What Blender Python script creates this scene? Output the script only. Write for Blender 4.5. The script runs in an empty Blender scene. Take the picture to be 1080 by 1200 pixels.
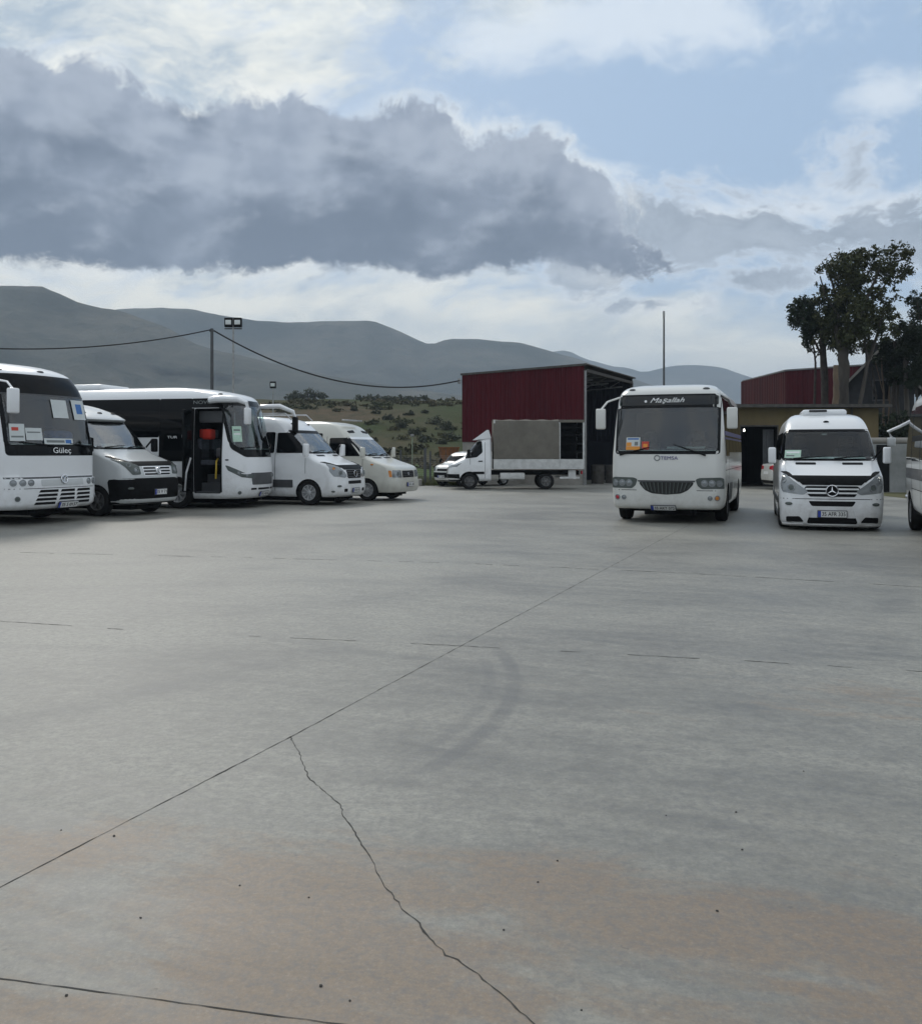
import bpy, bmesh, math, random
import numpy as np
from mathutils import Vector, Matrix, noise as mnoise
random.seed(7); R = math.radians
S = bpy.context.scene
COL = S.collection
F, HZ, CAMH = 1080.0, 530.0, 1.5            # focal length and horizon in photo pixels, eye height in metres
def at(px, py, Y):                           # a point seen at photo pixel px,py, Y metres away
    return Vector(((px-540)/F*Y, Y, CAMH-(py-HZ)/F*Y))
def gnd(px, py):
    Y = F*CAMH/(py-HZ); return Vector(((px-540)/F*Y, Y, 0))
# ------------------------------------------------------------------ materials
MATS = {}
def _new(name):
    m = bpy.data.materials.new(name); m.use_nodes = True
    nt = m.node_tree; nt.nodes.clear()
    out = nt.nodes.new('ShaderNodeOutputMaterial'); MATS[name] = m
    return m, nt, out
def L(nt, a, b): nt.links.new(a, b)
def mat(name, col, rough=0.5, metal=0.0, coat=0.0, var=0.0, vscale=3.0, bump=0.0, bscale=40.0, spec=0.5, col2=None, emit=None, coords='Object', stretch=(1,1,1)):
    m, nt, out = _new(name)
    p = nt.nodes.new('ShaderNodeBsdfPrincipled'); L(nt, p.outputs[0], out.inputs[0])
    p.inputs['Base Color'].default_value = (*col, 1); p.inputs['Roughness'].default_value = rough
    p.inputs['Metallic'].default_value = metal; p.inputs['Coat Weight'].default_value = coat
    p.inputs['Coat Roughness'].default_value = 0.06
    p.inputs['Specular IOR Level'].default_value = spec
    if emit: p.inputs['Emission Color'].default_value = (*emit[:3], 1); p.inputs['Emission Strength'].default_value = emit[3]
    tc = nt.nodes.new('ShaderNodeTexCoord'); mp = nt.nodes.new('ShaderNodeMapping'); mp.inputs['Scale'].default_value = stretch
    L(nt, tc.outputs[coords], mp.inputs[0])
    if var or col2:
        n = nt.nodes.new('ShaderNodeTexNoise'); n.inputs['Scale'].default_value = vscale; n.inputs['Detail'].default_value = 6; n.inputs['Roughness'].default_value = .62
        L(nt, mp.outputs[0], n.inputs[0])
        r = nt.nodes.new('ShaderNodeValToRGB'); r.color_ramp.elements[0].position = .33; r.color_ramp.elements[1].position = .68
        c2 = col2 or tuple(c*(1-var) for c in col); c1 = col if col2 else tuple(min(1, c*(1+var)) for c in col)
        r.color_ramp.elements[0].color = (*c2, 1); r.color_ramp.elements[1].color = (*c1, 1)
        L(nt, n.outputs[0], r.inputs[0]); L(nt, r.outputs[0], p.inputs['Base Color'])
    if bump:
        n = nt.nodes.new('ShaderNodeTexNoise'); n.inputs['Scale'].default_value = bscale; n.inputs['Detail'].default_value = 4
        L(nt, mp.outputs[0], n.inputs[0])
        b = nt.nodes.new('ShaderNodeBump'); b.inputs['Strength'].default_value = bump; b.inputs['Distance'].default_value = .02
        L(nt, n.outputs[0], b.inputs['Height']); L(nt, b.outputs[0], p.inputs['Normal'])
    return m
def paint(name, col, dirt=.55, dcol=(.22, .19, .15)):
    """car paint with road dirt splashed in irregular patches"""
    m, nt, out = _new(name)
    p = nt.nodes.new('ShaderNodeBsdfPrincipled'); L(nt, p.outputs[0], out.inputs[0])
    p.inputs['Coat Weight'].default_value = .6; p.inputs['Coat Roughness'].default_value = .08
    tc = nt.nodes.new('ShaderNodeTexCoord')
    n = nt.nodes.new('ShaderNodeTexNoise'); n.inputs['Scale'].default_value = 3.2; n.inputs['Detail'].default_value = 10; n.inputs['Roughness'].default_value = .75
    L(nt, tc.outputs['Object'], n.inputs[0])
    sx = nt.nodes.new('ShaderNodeSeparateXYZ'); L(nt, tc.outputs['Object'], sx.inputs[0])
    mr = nt.nodes.new('ShaderNodeMapRange'); mr.inputs[1].default_value = .15; mr.inputs[2].default_value = 1.1; mr.inputs[3].default_value = .24; mr.inputs[4].default_value = -.12
    L(nt, sx.outputs[2], mr.inputs[0])
    ad = nt.nodes.new('ShaderNodeMath'); ad.operation = 'ADD'; L(nt, n.outputs[0], ad.inputs[0]); L(nt, mr.outputs[0], ad.inputs[1])
    m2 = nt.nodes.new('ShaderNodeMapRange'); m2.inputs[1].default_value = .5; m2.inputs[2].default_value = .95; m2.inputs[4].default_value = dirt
    L(nt, ad.outputs[0], m2.inputs[0])
    mx = nt.nodes.new('ShaderNodeMix'); mx.data_type = 'RGBA'; mx.inputs[6].default_value = (*col, 1); mx.inputs[7].default_value = (*dcol, 1)
    L(nt, m2.outputs[0], mx.inputs[0]); L(nt, mx.outputs[2], p.inputs['Base Color'])
    m3 = nt.nodes.new('ShaderNodeMapRange'); m3.inputs[3].default_value = .28; m3.inputs[4].default_value = .6; L(nt, m2.outputs[0], m3.inputs[0]); L(nt, m3.outputs[0], p.inputs['Roughness'])
    return m
def glass(name, tint, rough=.02, ior=1.52):
    m, nt, out = _new(name)
    t = nt.nodes.new('ShaderNodeBsdfTransparent'); t.inputs[0].default_value = (*tint, 1)
    g = nt.nodes.new('ShaderNodeBsdfGlossy'); g.inputs['Roughness'].default_value = rough; g.inputs[0].default_value = (.95, .98, 1, 1)
    f = nt.nodes.new('ShaderNodeFresnel'); f.inputs[0].default_value = ior
    ge = nt.nodes.new('ShaderNodeNewGeometry'); iv = nt.nodes.new('ShaderNodeMath'); iv.operation = 'SUBTRACT'; iv.inputs[0].default_value = 1; L(nt, ge.outputs['Backfacing'], iv.inputs[1]); mu = nt.nodes.new('ShaderNodeMath'); mu.operation = 'MULTIPLY'; L(nt, f.outputs[0], mu.inputs[0]); L(nt, iv.outputs[0], mu.inputs[1])
    mx = nt.nodes.new('ShaderNodeMixShader'); L(nt, mu.outputs[0], mx.inputs[0]); L(nt, t.outputs[0], mx.inputs[1]); L(nt, g.outputs[0], mx.inputs[2])
    L(nt, mx.outputs[0], out.inputs[0]); return m
WHITE = paint('white_paint', (.76, .78, .795)); WARMW = paint('warm_white_paint', (.60, .61, .58)); CREAM = paint('cream_paint', (.57, .57, .515), .45)
SILVER = paint('silver_white_paint', (.53, .555, .56), .45); OFFW = paint('off_white_paint', (.62, .63, .605), .45)
DARK = mat('dark_interior', (.010, .011, .013), .8, var=.3, spec=.1); BLACKP = mat('black_plastic', (.007, .0075, .008), .5, var=.3, vscale=9, spec=.08)
GLOSSBLK = mat('gloss_black', (.004, .005, .006), .08, spec=.14); TINT = mat('tinted_glass', (.003, .004, .005), .04, spec=.14)
SMOKE = mat('reflective_window', (.035, .042, .05), .03, spec=1.0)
GLASS = glass('clear_glass', (.74, .80, .79)); COATGL = glass('coated_glass', (.62, .68, .68), ior=3.0); COACHGL = glass('coach_glass', (.70, .77, .76), ior=1.85); GREENGL = glass('green_glass', (.05, .17, .14))
RUBBER = mat('tyre_rubber', (.011, .011, .011), .85, bump=.3, bscale=60, var=.3, spec=.2); STEEL = mat('steel_rim', (.40, .41, .42), .4, metal=.25, var=.25)
RIMDK = mat('dirty_rim', (.13, .13, .13), .55, metal=.4, var=.3); CHROME = mat('chrome', (.7, .71, .73), .14, metal=1.0)
LAMP = mat('lamp_reflector', (.26, .28, .29), .12, metal=.4); LAMPDK = mat('lamp_housing', (.085, .10, .095), .15, spec=.4); LENS = glass('lamp_lens', (.9, .92, .92))
AMBER = mat('amber_lens', (.55, .20, .03), .15); REDL = mat('red_lens', (.45, .012, .03), .12, coat=.6)
GRILLE = mat('grille_mesh', (.022, .023, .022), .5, spec=.3); GREYP = mat('grey_plastic', (.06, .064, .068), .5, var=.2)
PLATE = mat('plate_white', (.72, .73, .72), .4, var=.06, vscale=20); PBLUE = mat('plate_blue', (.02, .05, .35), .4); INK = mat('ink_black', (.006, .006, .007), .5, spec=.15)
PAPER = mat('paper_white', (.56, .60, .60), .8, var=.05); PAPERG = mat('paper_green', (.48, .66, .55), .8, var=.12, vscale=14); ORANGE = mat('orange_print', (.72, .30, .05), .7); BLUEP = mat('blue_print', (.05, .16, .42), .7); REDP = mat('red_print', (.5, .06, .04), .7)
WLET = mat('white_lettering', (.8, .82, .82), .5); PURPLE = mat('purple_vinyl', (.045, .04, .16), .35); GREYLET = mat('grey_lettering', (.16, .18, .18), .5)
SEAT = mat('seat_fabric', (.05, .055, .07), .9, var=.3, vscale=20); REDFAB = mat('red_headrest_cover', (.42, .022, .010), .8, var=.15); YRAIL = mat('yellow_rail', (.65, .45, .05), .4); BLUEFAB = mat('blue_cloth', (.02, .09, .30), .8, var=.4, vscale=10)
DASH = mat('dashboard_grey', (.06, .06, .065), .6); CURT = mat('pale_curtain', (.42, .45, .44), .9, var=.2, vscale=6)
# ------------------------------------------------------------------ mesh helper
class MB:
    def __init__(s): s.v, s.f, s.m, s.mi = [], [], [], 0
    def add(s, vs, fs):
        o = len(s.v); s.v += [tuple(p) for p in vs]; s.f += [tuple(i+o for i in f) for f in fs]; s.m += [s.mi]*len(fs); return s
    def box(s, x0, x1, y0, y1, z0, z1):
        return s.add([(x0,y0,z0),(x1,y0,z0),(x1,y1,z0),(x0,y1,z0),(x0,y0,z1),(x1,y0,z1),(x1,y1,z1),(x0,y1,z1)],
                     [(0,3,2,1),(4,5,6,7),(0,1,5,4),(1,2,6,5),(2,3,7,6),(3,0,4,7)])
    def rbox(s, x0, x1, y0, y1, z0, z1, r, seg=3):
        bm = bmesh.new(); bmesh.ops.create_cube(bm, size=1)
        for v in bm.verts: v.co = Vector(((x0+x1)/2+v.co.x*(x1-x0), (y0+y1)/2+v.co.y*(y1-y0), (z0+z1)/2+v.co.z*(z1-z0)))
        bmesh.ops.bevel(bm, geom=bm.edges[:], offset=min(r, .49*min(abs(x1-x0), abs(y1-y0), abs(z1-z0))), segments=seg, profile=.5, affect='EDGES')
        bm.verts.index_update(); s.add([v.co for v in bm.verts], [[v.index for v in f.verts] for f in bm.faces]); bm.free(); return s
    def tube(s, pts, r, n=8, cap=True):
        pts = [Vector(p) for p in pts]; rs = r if isinstance(r, (list, tuple)) else [r]*len(pts); vs, fs = [], []
        up = Vector((.13, .27, 1)).normalized()
        for i, p in enumerate(pts):
            t = (pts[min(i+1, len(pts)-1)]-pts[max(i-1, 0)]).normalized()
            a = t.cross(up)
            if a.length < .1: a = t.cross(Vector((1, 0, 0)))
            a.normalize(); b = t.cross(a)
            for k in range(n):
                q = 2*math.pi*k/n; vs.append(p+(a*math.cos(q)+b*math.sin(q))*rs[i])
        for i in range(len(pts)-1):
            for k in range(n): fs.append((i*n+k, i*n+(k+1)%n, (i+1)*n+(k+1)%n, (i+1)*n+k))
        if cap: fs.append(tuple(range(n-1, -1, -1))); fs.append(tuple((len(pts)-1)*n+k for k in range(n)))
        return s.add(vs, fs)
    def lathe(s, prof, c, axis='x', n=32, sgn=1, cap=True):
        vs, fs = [], []                       # prof: (radius, along axis)
        for (r, h) in prof:
            for k in range(n):
                q = 2*math.pi*k/n; a, b = r*math.cos(q), r*math.sin(q)
                vs.append((c[0]+sgn*h, c[1]+a, c[2]+b) if axis == 'x' else (c[0]+a, c[1]+sgn*h, c[2]+b) if axis == 'y' else (c[0]+a, c[1]+b, c[2]+h))
        for i in range(len(prof)-1):
            for k in range(n): fs.append((i*n+k, i*n+(k+1)%n, (i+1)*n+(k+1)%n, (i+1)*n+k))
        if cap: fs.append(tuple(range(n-1, -1, -1))); fs.append(tuple((len(prof)-1)*n+k for k in range(n)))
        return s.add(vs, fs)
    def prism(s, poly, d):                    # closed polygon of 3d points swept by d
        n = len(poly); d = Vector(d); vs = [Vector(p) for p in poly]; vs += [p+d for p in vs]
        return s.add(vs, [tuple(range(n-1, -1, -1)), tuple(range(n, 2*n))]+[(i, (i+1)%n, (i+1)%n+n, i+n) for i in range(n)])
    def mesh(s, name, mats, smooth=True, angle=35, fix=True):
        me = bpy.data.meshes.new(name); me.from_pydata(s.v, [], s.f)
        for m in (mats if isinstance(mats, (list, tuple)) else [mats]): me.materials.append(m)
        if any(s.m): me.polygons.foreach_set('material_index', s.m)
        if fix:
            bm = bmesh.new(); bm.from_mesh(me); bmesh.ops.recalc_face_normals(bm, faces=bm.faces[:]); bm.to_mesh(me); bm.free()
        if smooth:
            me.polygons.foreach_set('use_smooth', [True]*len(me.polygons)); me.set_sharp_from_angle(angle=R(angle))
        me.update(); return me
    def build(s, name, mats, parent=None, **k):
        o = bpy.data.objects.new(name, s.mesh(name, mats, **k)); COL.objects.link(o)
        if parent: o.parent = parent
        return o
def tag(o, label, cat, group=None):
    o['label'] = label; o['category'] = cat
    if group: o['group'] = group
    return o
def thing(name, label, cat, loc=(0, 0, 0), rz=0, group=None):
    o = bpy.data.objects.new(name, None); COL.objects.link(o); o.location = loc; o.rotation_euler = (0, 0, rz); o.empty_display_size = .3
    return tag(o, label, cat, group)
def struct(o, kind='structure'): o['kind'] = kind; return o
def lettering(text, size, mt, parent, M, name='lettering', shear=0, width=None, ext=.002):
    cu = bpy.data.curves.new('txt', 'FONT'); cu.body = text; cu.size = size; cu.align_x = 'CENTER'; cu.align_y = 'CENTER'; cu.shear = shear; cu.extrude = ext; cu.resolution_u = 3
    o = bpy.data.objects.new('txt', cu); COL.objects.link(o); bpy.context.view_layer.update()
    me = bpy.data.meshes.new_from_object(o.evaluated_get(bpy.context.evaluated_depsgraph_get())); bpy.data.objects.remove(o)
    xs = [v.co.x for v in me.vertices]; w = max(xs)-min(xs)
    me.transform(M @ Matrix.Diagonal(((width/w if width else 1), 1, 1, 1)))
    me.materials.clear(); me.materials.append(mt); me.name = name
    q = bpy.data.objects.new(name, me); COL.objects.link(q)
    if parent: q.parent = parent
    return q
# ------------------------------------------------------------------ lofted vehicle body
def pchip(xs, ys):
    xs, ys = np.array(xs, float), np.array(ys, float); h = np.diff(xs); d = np.diff(ys)/h; m = np.zeros(len(xs)); m[0], m[-1] = d[0], d[-1]
    for i in range(1, len(xs)-1):
        if d[i-1]*d[i] > 0:
            w1, w2 = 2*h[i]+h[i-1], h[i]+2*h[i-1]; m[i] = (w1+w2)/(w1/d[i-1]+w2/d[i])
    def f(x):
        x = min(max(x, xs[0]), xs[-1]); i = min(int(np.searchsorted(xs, x, 'right'))-1, len(xs)-2); t = (x-xs[i])/h[i]
        return float((2*t**3-3*t**2+1)*ys[i]+(t**3-2*t*t+t)*h[i]*m[i]+(-2*t**3+3*t*t)*ys[i+1]+(t**3-t*t)*h[i]*m[i+1])
    return f
class Body:
    """Horizontal outlines stacked in height. level = (z, y front, y rear, half width, front corner radius, rear corner radius, bow of the front)."""
    def __init__(s, levels):
        c = list(zip(*levels)); s.fs = [pchip(c[0], c[i]) for i in range(1, 7)]; s.z0, s.z1 = c[0][0], c[0][-1]; s.zs = list(c[0]); s.cache = {}
    def outline(s, z):
        k = round(z, 4)
        if k in s.cache: return s.cache[k]
        yf, yr, w, rf, rr, bow = [f(z) for f in s.fs]; rf = min(rf, w*.95); rr = min(rr, w*.95); p = []
        for i in range(8): x = (w-rf)*i/8; p.append((x, yf+bow*(x/w)**2))
        for i in range(9): a = math.pi/2*i/8; x = w-rf+rf*math.sin(a); p.append((x, yf+bow*(x/w)**2+rf*(1-math.cos(a))))
        y1, y2 = yf+bow+rf, yr-rr
        for i in range(1, 12): p.append((w, y1+(y2-y1)*i/12))
        for i in range(9): a = math.pi/2*i/8; p.append((w-rr+rr*math.cos(a), y2+rr*math.sin(a)))
        for i in range(1, 5): p.append(((w-rr)*(1-i/4), yr))
        s.cache[k] = p; return p
    def P(s, mode, a, z):
        o = s.outline(z); sg = 1
        if mode == 'f':
            sg = -1 if a < 0 else 1; xs = [q[0] for q in o[:17]]; ys = [q[1] for q in o[:17]]
            x = min(abs(a), xs[-1]); return Vector((sg*x, float(np.interp(x, xs, ys)), z))
        if mode == 'b':
            sg = -1 if a < 0 else 1; t = o[-14:][::-1]; x = min(abs(a), t[-1][0]); return Vector((sg*x, float(np.interp(x, [q[0] for q in t], [q[1] for q in t])), z))
        ys = [q[1] for q in o]; xs = [q[0] for q in o]
        if mode in ('L', 'R'):                # side panels: a is the distance from the nose; R is local -x
            sg = 1 if mode == 'L' else -1; a = min(max(a, ys[0]), ys[-1]); return Vector((sg*float(np.interp(a, ys[:-4], xs[:-4])), a, z))
        cl = [0]                              # 't': along the outline from the middle of the nose
        for i in range(1, len(o)): cl.append(cl[-1]+math.hypot(o[i][0]-o[i-1][0], o[i][1]-o[i-1][1]))
        sg = -1 if a < 0 else 1; return Vector((sg*float(np.interp(abs(a), cl, xs)), float(np.interp(abs(a), cl, ys)), z))
    def N(s, mode, a, z):
        e = .02; p = s.P(mode, a, z); du = s.P(mode, a+e, z)-s.P(mode, a-e, z); dz = s.P(mode, a, min(z+e, s.z1))-s.P(mode, a, max(z-e, s.z0))
        n = du.cross(dz)
        if n.length < 1e-9: n = Vector((0, -1, 0))
        n.normalize(); o = s.outline(z); c = Vector((0, (o[0][1]+o[-1][1])/2, z-.2))
        return n if n.dot(p-c) > 0 else -n
    def mesh(s):
        zs = []
        for a, b in zip(s.zs, s.zs[1:]):
            k = max(2, int((b-a)/.06)+1); zs += [a+(b-a)*i/k for i in range(k)]
        zs.append(s.z1); mb = MB(); vs = []; n = 0
        for z in zs:
            o = s.outline(z); ring = [(x, y, z) for x, y in o]+[(-x, y, z) for x, y in o[-2:0:-1]]; n = len(ring); vs += ring
        fs = [(i*n+k, i*n+(k+1)%n, (i+1)*n+(k+1)%n, (i+1)*n+k) for i in range(len(zs)-1) for k in range(n)]
        fs += [tuple(range(n-1, -1, -1)), tuple((len(zs)-1)*n+k for k in range(n))]
        mb.add(vs, fs); return mb
    def frame(s, mode, a, z, off=0.0):        # matrix: x along the panel, y up it, z out of it
        p, n = s.P(mode, a, z), s.N(mode, a, z); up = (Vector((0, 0, 1))-n*n.z).normalized(); x = up.cross(n)
        return Matrix.Translation(p+n*off) @ Matrix((x, up, n)).transposed().to_4x4()
def rnd(poly, r=.06, k=4):
    out = []; n = len(poly)
    for i in range(n):
        p, a, b = Vector(poly[i]), Vector(poly[i-1]), Vector(poly[(i+1) % n]); da, db = a-p, b-p
        ra, rb = min(r, .45*da.length), min(r, .45*db.length); q0, q1 = p+da.normalized()*ra, p+db.normalized()*rb
        for j in range(k+1): t = j/k; out.append(tuple(q0*(1-t)**2+p*2*t*(1-t)+q1*t*t))
    return out
def circ(a, z, r, n=16): return [(a+r*math.cos(2*math.pi*i/n), z+r*math.sin(2*math.pi*i/n)) for i in range(n)]
def rect(a0, a1, z0, z1, r=.03): return rnd([(a0, z0), (a1, z0), (a1, z1), (a0, z1)], r)
def rows_of(poly, step=.09):
    zs = sorted({round(p[1], 4) for p in poly}); out = []
    for a, b in zip(zs, zs[1:]):
        k = max(1, int((b-a)/step+.99)); out += [a+(b-a)*i/k for i in range(k)]
    out.append(zs[-1]); rows = []
    lo, hi = zs[0], zs[-1]
    for z in out:
        zz = min(max(z, lo+1e-4), hi-1e-4); xs = []
        for i in range(len(poly)):
            (a0, z0), (a1, z1) = poly[i-1], poly[i]
            if (z0-zz)*(z1-zz) <= 0 and z0 != z1: xs.append(a0+(a1-a0)*(zz-z0)/(z1-z0))
        rows.append((z, min(xs), max(xs)))
    return rows
def surf(mb, B, mode, rows, off, depth, shift=None, cstep=.1):
    w = max(r[2]-r[1] for r in rows); nc = max(1, int(w/cstep+.99)); top, bot = [], []
    for z, a0, a1 in rows:
        for j in range(nc+1):
            a = a0+(a1-a0)*j/nc; p = B.P(mode, a, z); n = B.N(mode, a, z); top.append(p+n*off); bot.append(p+Vector(shift) if shift else p+n*(off-depth))
    nr, c = len(rows), nc+1; o = nr*c; fs = []
    for i in range(nr-1):
        for j in range(nc):
            q = (i*c+j, i*c+j+1, (i+1)*c+j+1, (i+1)*c+j); fs.append(q); fs.append(tuple(k+o for k in q[::-1]))
    edge = [j for j in range(c)]+[i*c+nc for i in range(1, nr)]+[(nr-1)*c+j for j in range(nc-1, -1, -1)]+[i*c for i in range(nr-2, 0, -1)]
    for i in range(len(edge)): a, b = edge[i], edge[(i+1) % len(edge)]; fs.append((b, a, a+o, b+o))
    mb.add(top+bot, fs); return mb
def panel(B, mode, poly, name, mt, parent, off=.006, depth=.012, label=None, mb=None, cstep=.1):
    own = mb is None; mb = mb or MB(); surf(mb, B, mode, rows_of(poly), off, depth, cstep=cstep)
    if own:
        o = mb.build(name, mt, parent, angle=50)
        if label: o['label'] = label
        return o
    return mb
def ring(B, mode, outer, inner, name, mt, parent, off=.005, depth=.01):
    mb = MB(); zi = sorted(p[1] for p in inner); z0, z1 = zi[0], zi[-1]; ro = rows_of(outer, .05); ri = rows_of(inner, .05); Z = sorted({r[0] for r in ro}|{z0, z1})
    fo = lambda z, k: float(np.interp(z, [r[0] for r in ro], [r[k] for r in ro])); fi = lambda z, k: float(np.interp(z, [r[0] for r in ri], [r[k] for r in ri]))
    lo = [z for z in Z if z <= z0]; hi = [z for z in Z if z >= z1]; mid = sorted({z for z in Z if z0 <= z <= z1}|{r[0] for r in ri})
    if len(lo) > 1: surf(mb, B, mode, [(z, fo(z, 1), fo(z, 2)) for z in lo], off, depth)
    if len(hi) > 1: surf(mb, B, mode, [(z, fo(z, 1), fo(z, 2)) for z in hi], off, depth)
    surf(mb, B, mode, [(z, fo(z, 1), fi(z, 1)) for z in mid], off, depth); surf(mb, B, mode, [(z, fi(z, 2), fo(z, 2)) for z in mid], off, depth)
    return mb.build(name, mt, parent, angle=50)
def carve(B, cutters, mats, parent, name='body'):
    """body mesh with wheel wells, cab openings and door openings cut out of it; cut faces take the second material"""
    o = B.mesh().build(name, mats, None, smooth=False); tmp = []
    for mb in cutters:
        mb.m = [1]*len(mb.f); c = mb.build('cut', mats, None, smooth=False); c.data.polygons.foreach_set('material_index', [1]*len(c.data.polygons)); tmp.append(c)
        md = o.modifiers.new('b', 'BOOLEAN'); md.object = c; md.operation = 'DIFFERENCE'; md.solver = 'EXACT'
    bpy.context.view_layer.update()
    me = bpy.data.meshes.new_from_object(o.evaluated_get(bpy.context.evaluated_depsgraph_get()))
    o.modifiers.clear(); old = o.data; o.data = me; me.name = name; bpy.data.meshes.remove(old)
    for c in tmp: d = c.data; bpy.data.objects.remove(c); bpy.data.meshes.remove(d)
    me.polygons.foreach_set('use_smooth', [True]*len(me.polygons)); me.set_sharp_from_angle(angle=R(38)); o.parent = parent
    return o
def well(x, y, r, sg, depth=.5):
    return MB().lathe([(r, -depth), (r, .25)], (x, y, r*.82), 'x', 28, sg)
def wheel(root, x, y, r, sg, rimmat=STEEL, w=.22, spokes=8, rr=.62, hub=.3):
    """x = outer face of the tyre; sg = which side is outside"""
    t = MB().lathe([(r*rr, -.01), (r*.80, .012), (r*.93, 0), (r, -.04), (r, -w+.04), (r*.93, -w), (r*rr, -w), (r*rr, -.01)], (x, y, r), 'x', 36, sg, False).build('wheel', RUBBER, root)
    k = MB(); q = r*rr; k.lathe([(q*1.01, -.012), (q*.95, -.004), (q*.88, -.03), (q*.84, -.075), (q*.3, -.075), (.004, -.075)], (x, y, r), 'x', 32, sg, False)
    k.lathe([(q*hub, -.05), (q*hub, -.015), (q*hub*.6, -.005), (.01, -.003)], (x, y, r), 'x', 20, sg)
    for i in range(spokes):
        a = 2*math.pi*i/spokes; d = Vector((0, math.cos(a), math.sin(a))); e = Vector((0, -math.sin(a), math.cos(a))); c = Vector((x, y, r)); ox = Vector((sg, 0, 0))
        h = q*2.0/spokes*.6; k.prism([c+d*q*hub*.8+e*h*.5-ox*.020, c+d*q*.93+e*h*.75-ox*.012, c+d*q*.93-e*h*.75-ox*.012, c+d*q*hub*.8-e*h*.5-ox*.020], -ox*.05)
    k.build('rim', rimmat, t)
    return t
def plate(B, a, z, text, root, w=.52, h=.115, mode='f', off=.03, frame=GREYP, paintm=PLATE):
    M = B.frame(mode, a, z, off); o = MB(); o.rbox(-w/2-.015, w/2+.015, -h/2-.015, h/2+.015, -.02, -.002, .008); o.mi = 1; o.box(-w/2, w/2, -h/2, h/2, -.012, .002); o.mi = 2; o.box(-w/2, -w/2+.05, -h/2, h/2, -.01, .004)
    p = o.build('number_plate', [frame, paintm, PBLUE], root); p.data.transform(M)
    lettering(text, h*.92, INK, p, M @ Matrix.Translation((.025, 0, .006)), width=w*.82)
    return p
def mirror(root, top, c, size, sg, armmat=BLACKP, mt=WHITE):
    o = MB().rbox(c[0]-size[0]/2, c[0]+size[0]/2, c[1]-size[1]/2, c[1]+size[1]/2, c[2]-size[2]/2, c[2]+size[2]/2, .035).build('mirror', mt, root)
    mid = Vector(top)*.35+Vector((c[0], c[1], c[2]+size[2]/2))*.65+Vector((0, -.03, .06))
    MB().tube([top, mid, (c[0], c[1], c[2]+size[2]/2-.03)], .022).build('mirror_arm', armmat, o)
    MB().box(c[0]-size[0]*.4, c[0]+size[0]*.4, c[1]+size[1]/2-.002, c[1]+size[1]/2+.004, c[2]-size[2]*.42, c[2]+size[2]*.42).build('mirror_glass', CHROME, o)
    return o
def wiper(B, root, a0, z0, a1, z1, mode='f', off=.03):
    pts = [B.P(mode, a0+(a1-a0)*t, z0+(z1-z0)*t)+B.N(mode, a0+(a1-a0)*t, z0+(z1-z0)*t)*(off+.015*math.sin(math.pi*t)) for t in (0, .25, .5, .75, 1)]
    return MB().tube(pts, [.02, .014, .012, .012, .008], 6).build('wiper', BLACKP, root)
def seat(root, x, y, z, mt=SEAT, head=None, w=.46, face=1):
    o = MB(); o.rbox(x-w/2, x+w/2, y, y+.48, z, z+.14, .04); b = MB()
    o.rbox(x-w/2, x+w/2, y+.42, y+.55, z+.1, z+.72, .05)
    s_ = o.build('seat', mt, root); MB().rbox(x-.14, x+.14, y+.44, y+.54, z+.74, z+.98, .05).build('headrest', head or mt, s_); return s_
def steering(root, x, y, z, r=.21):
    c = Vector((x, y, z)); pts = []
    for i in range(25): a = 2*math.pi*i/24; pts.append(c+Vector((r*math.cos(a), r*.5*math.sin(a), r*.85*math.sin(a))))
    o = MB().tube(pts, .014, 6, False); o.tube([c, c+Vector((0, -.35, -.4))], .03, 8); o.tube([pts[0], c, pts[12]], .014, 6)
    return o.build('steering_wheel', BLACKP, root)
def underbody(B, root, w, axles, zt):
    LN = B.outline(B.z0+.1)[-1][1]; mb = MB(); mb.box(-w*.45, w*.45, .45, LN-.3, zt-.14, zt+.04)
    for y in axles: mb.tube([(-w*.85, y, max(.2, zt-.06)), (w*.85, y, max(.2, zt-.06))], .06, 8)
    for x in (-.3, .3): mb.box(x*w-.12, x*w+.12, .30, .46, zt-.08, zt+.02)
    return mb.build('underbody', BLACKP, root, smooth=False)
def round_lamp(B, mode, a, z, r, root, name='headlight', inner=LAMP, dx=.0):
    M = B.frame(mode, a, z, .0); o = MB(); o.lathe([(r, -.02), (r, .014), (r*.86, .016), (r*.80, .006)], (0, 0, 0), 'z', 20); o.mi = 1
    o.lathe([(r*.80, .004), (r*.5, .0095), (.005, .0125)], (0, 0, 0), 'z', 20)
    l = o.build(name, [LAMP, inner], root); l.data.transform(M); return l
def door_line(B, mode, pts, root, name='door_seam', w=.012):
    mb = MB()
    for (a0, z0), (a1, z1) in zip(pts, pts[1:]):
        if abs(z1-z0) < 1e-6: surf(mb, B, mode, rows_of([(a0, z0-w/2), (a1, z0-w/2), (a1, z0+w/2), (a0, z0+w/2)]), .0015, .01)
        else: surf(mb, B, mode, rows_of([(a0-w/2, z0), (a0+w/2, z0), (a1+w/2, z1), (a1-w/2, z1)]), .0015, .01)
    return mb.build(name, BLACKP, root)
def card(label, cat, M, w, h, mt, stripes=(), text=None, group='cards behind windscreens'):
    o = MB().rbox(-w/2, w/2, -h/2, h/2, -.002, .002, .001, 1); k = 0
    for (x0, x1, y0, y1, m_) in stripes: k += 1; o.mi = k; o.box(x0*w, x1*w, y0*h, y1*h, .001, .004)
    ob = o.build('paper_card', [mt]+[q[4] for q in stripes]); ob.data.transform(M); return tag(ob, label, cat, group)
def W(root): return Matrix.Translation(root.location) @ Matrix.Rotation(root.rotation_euler.z, 4, 'Z')
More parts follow.
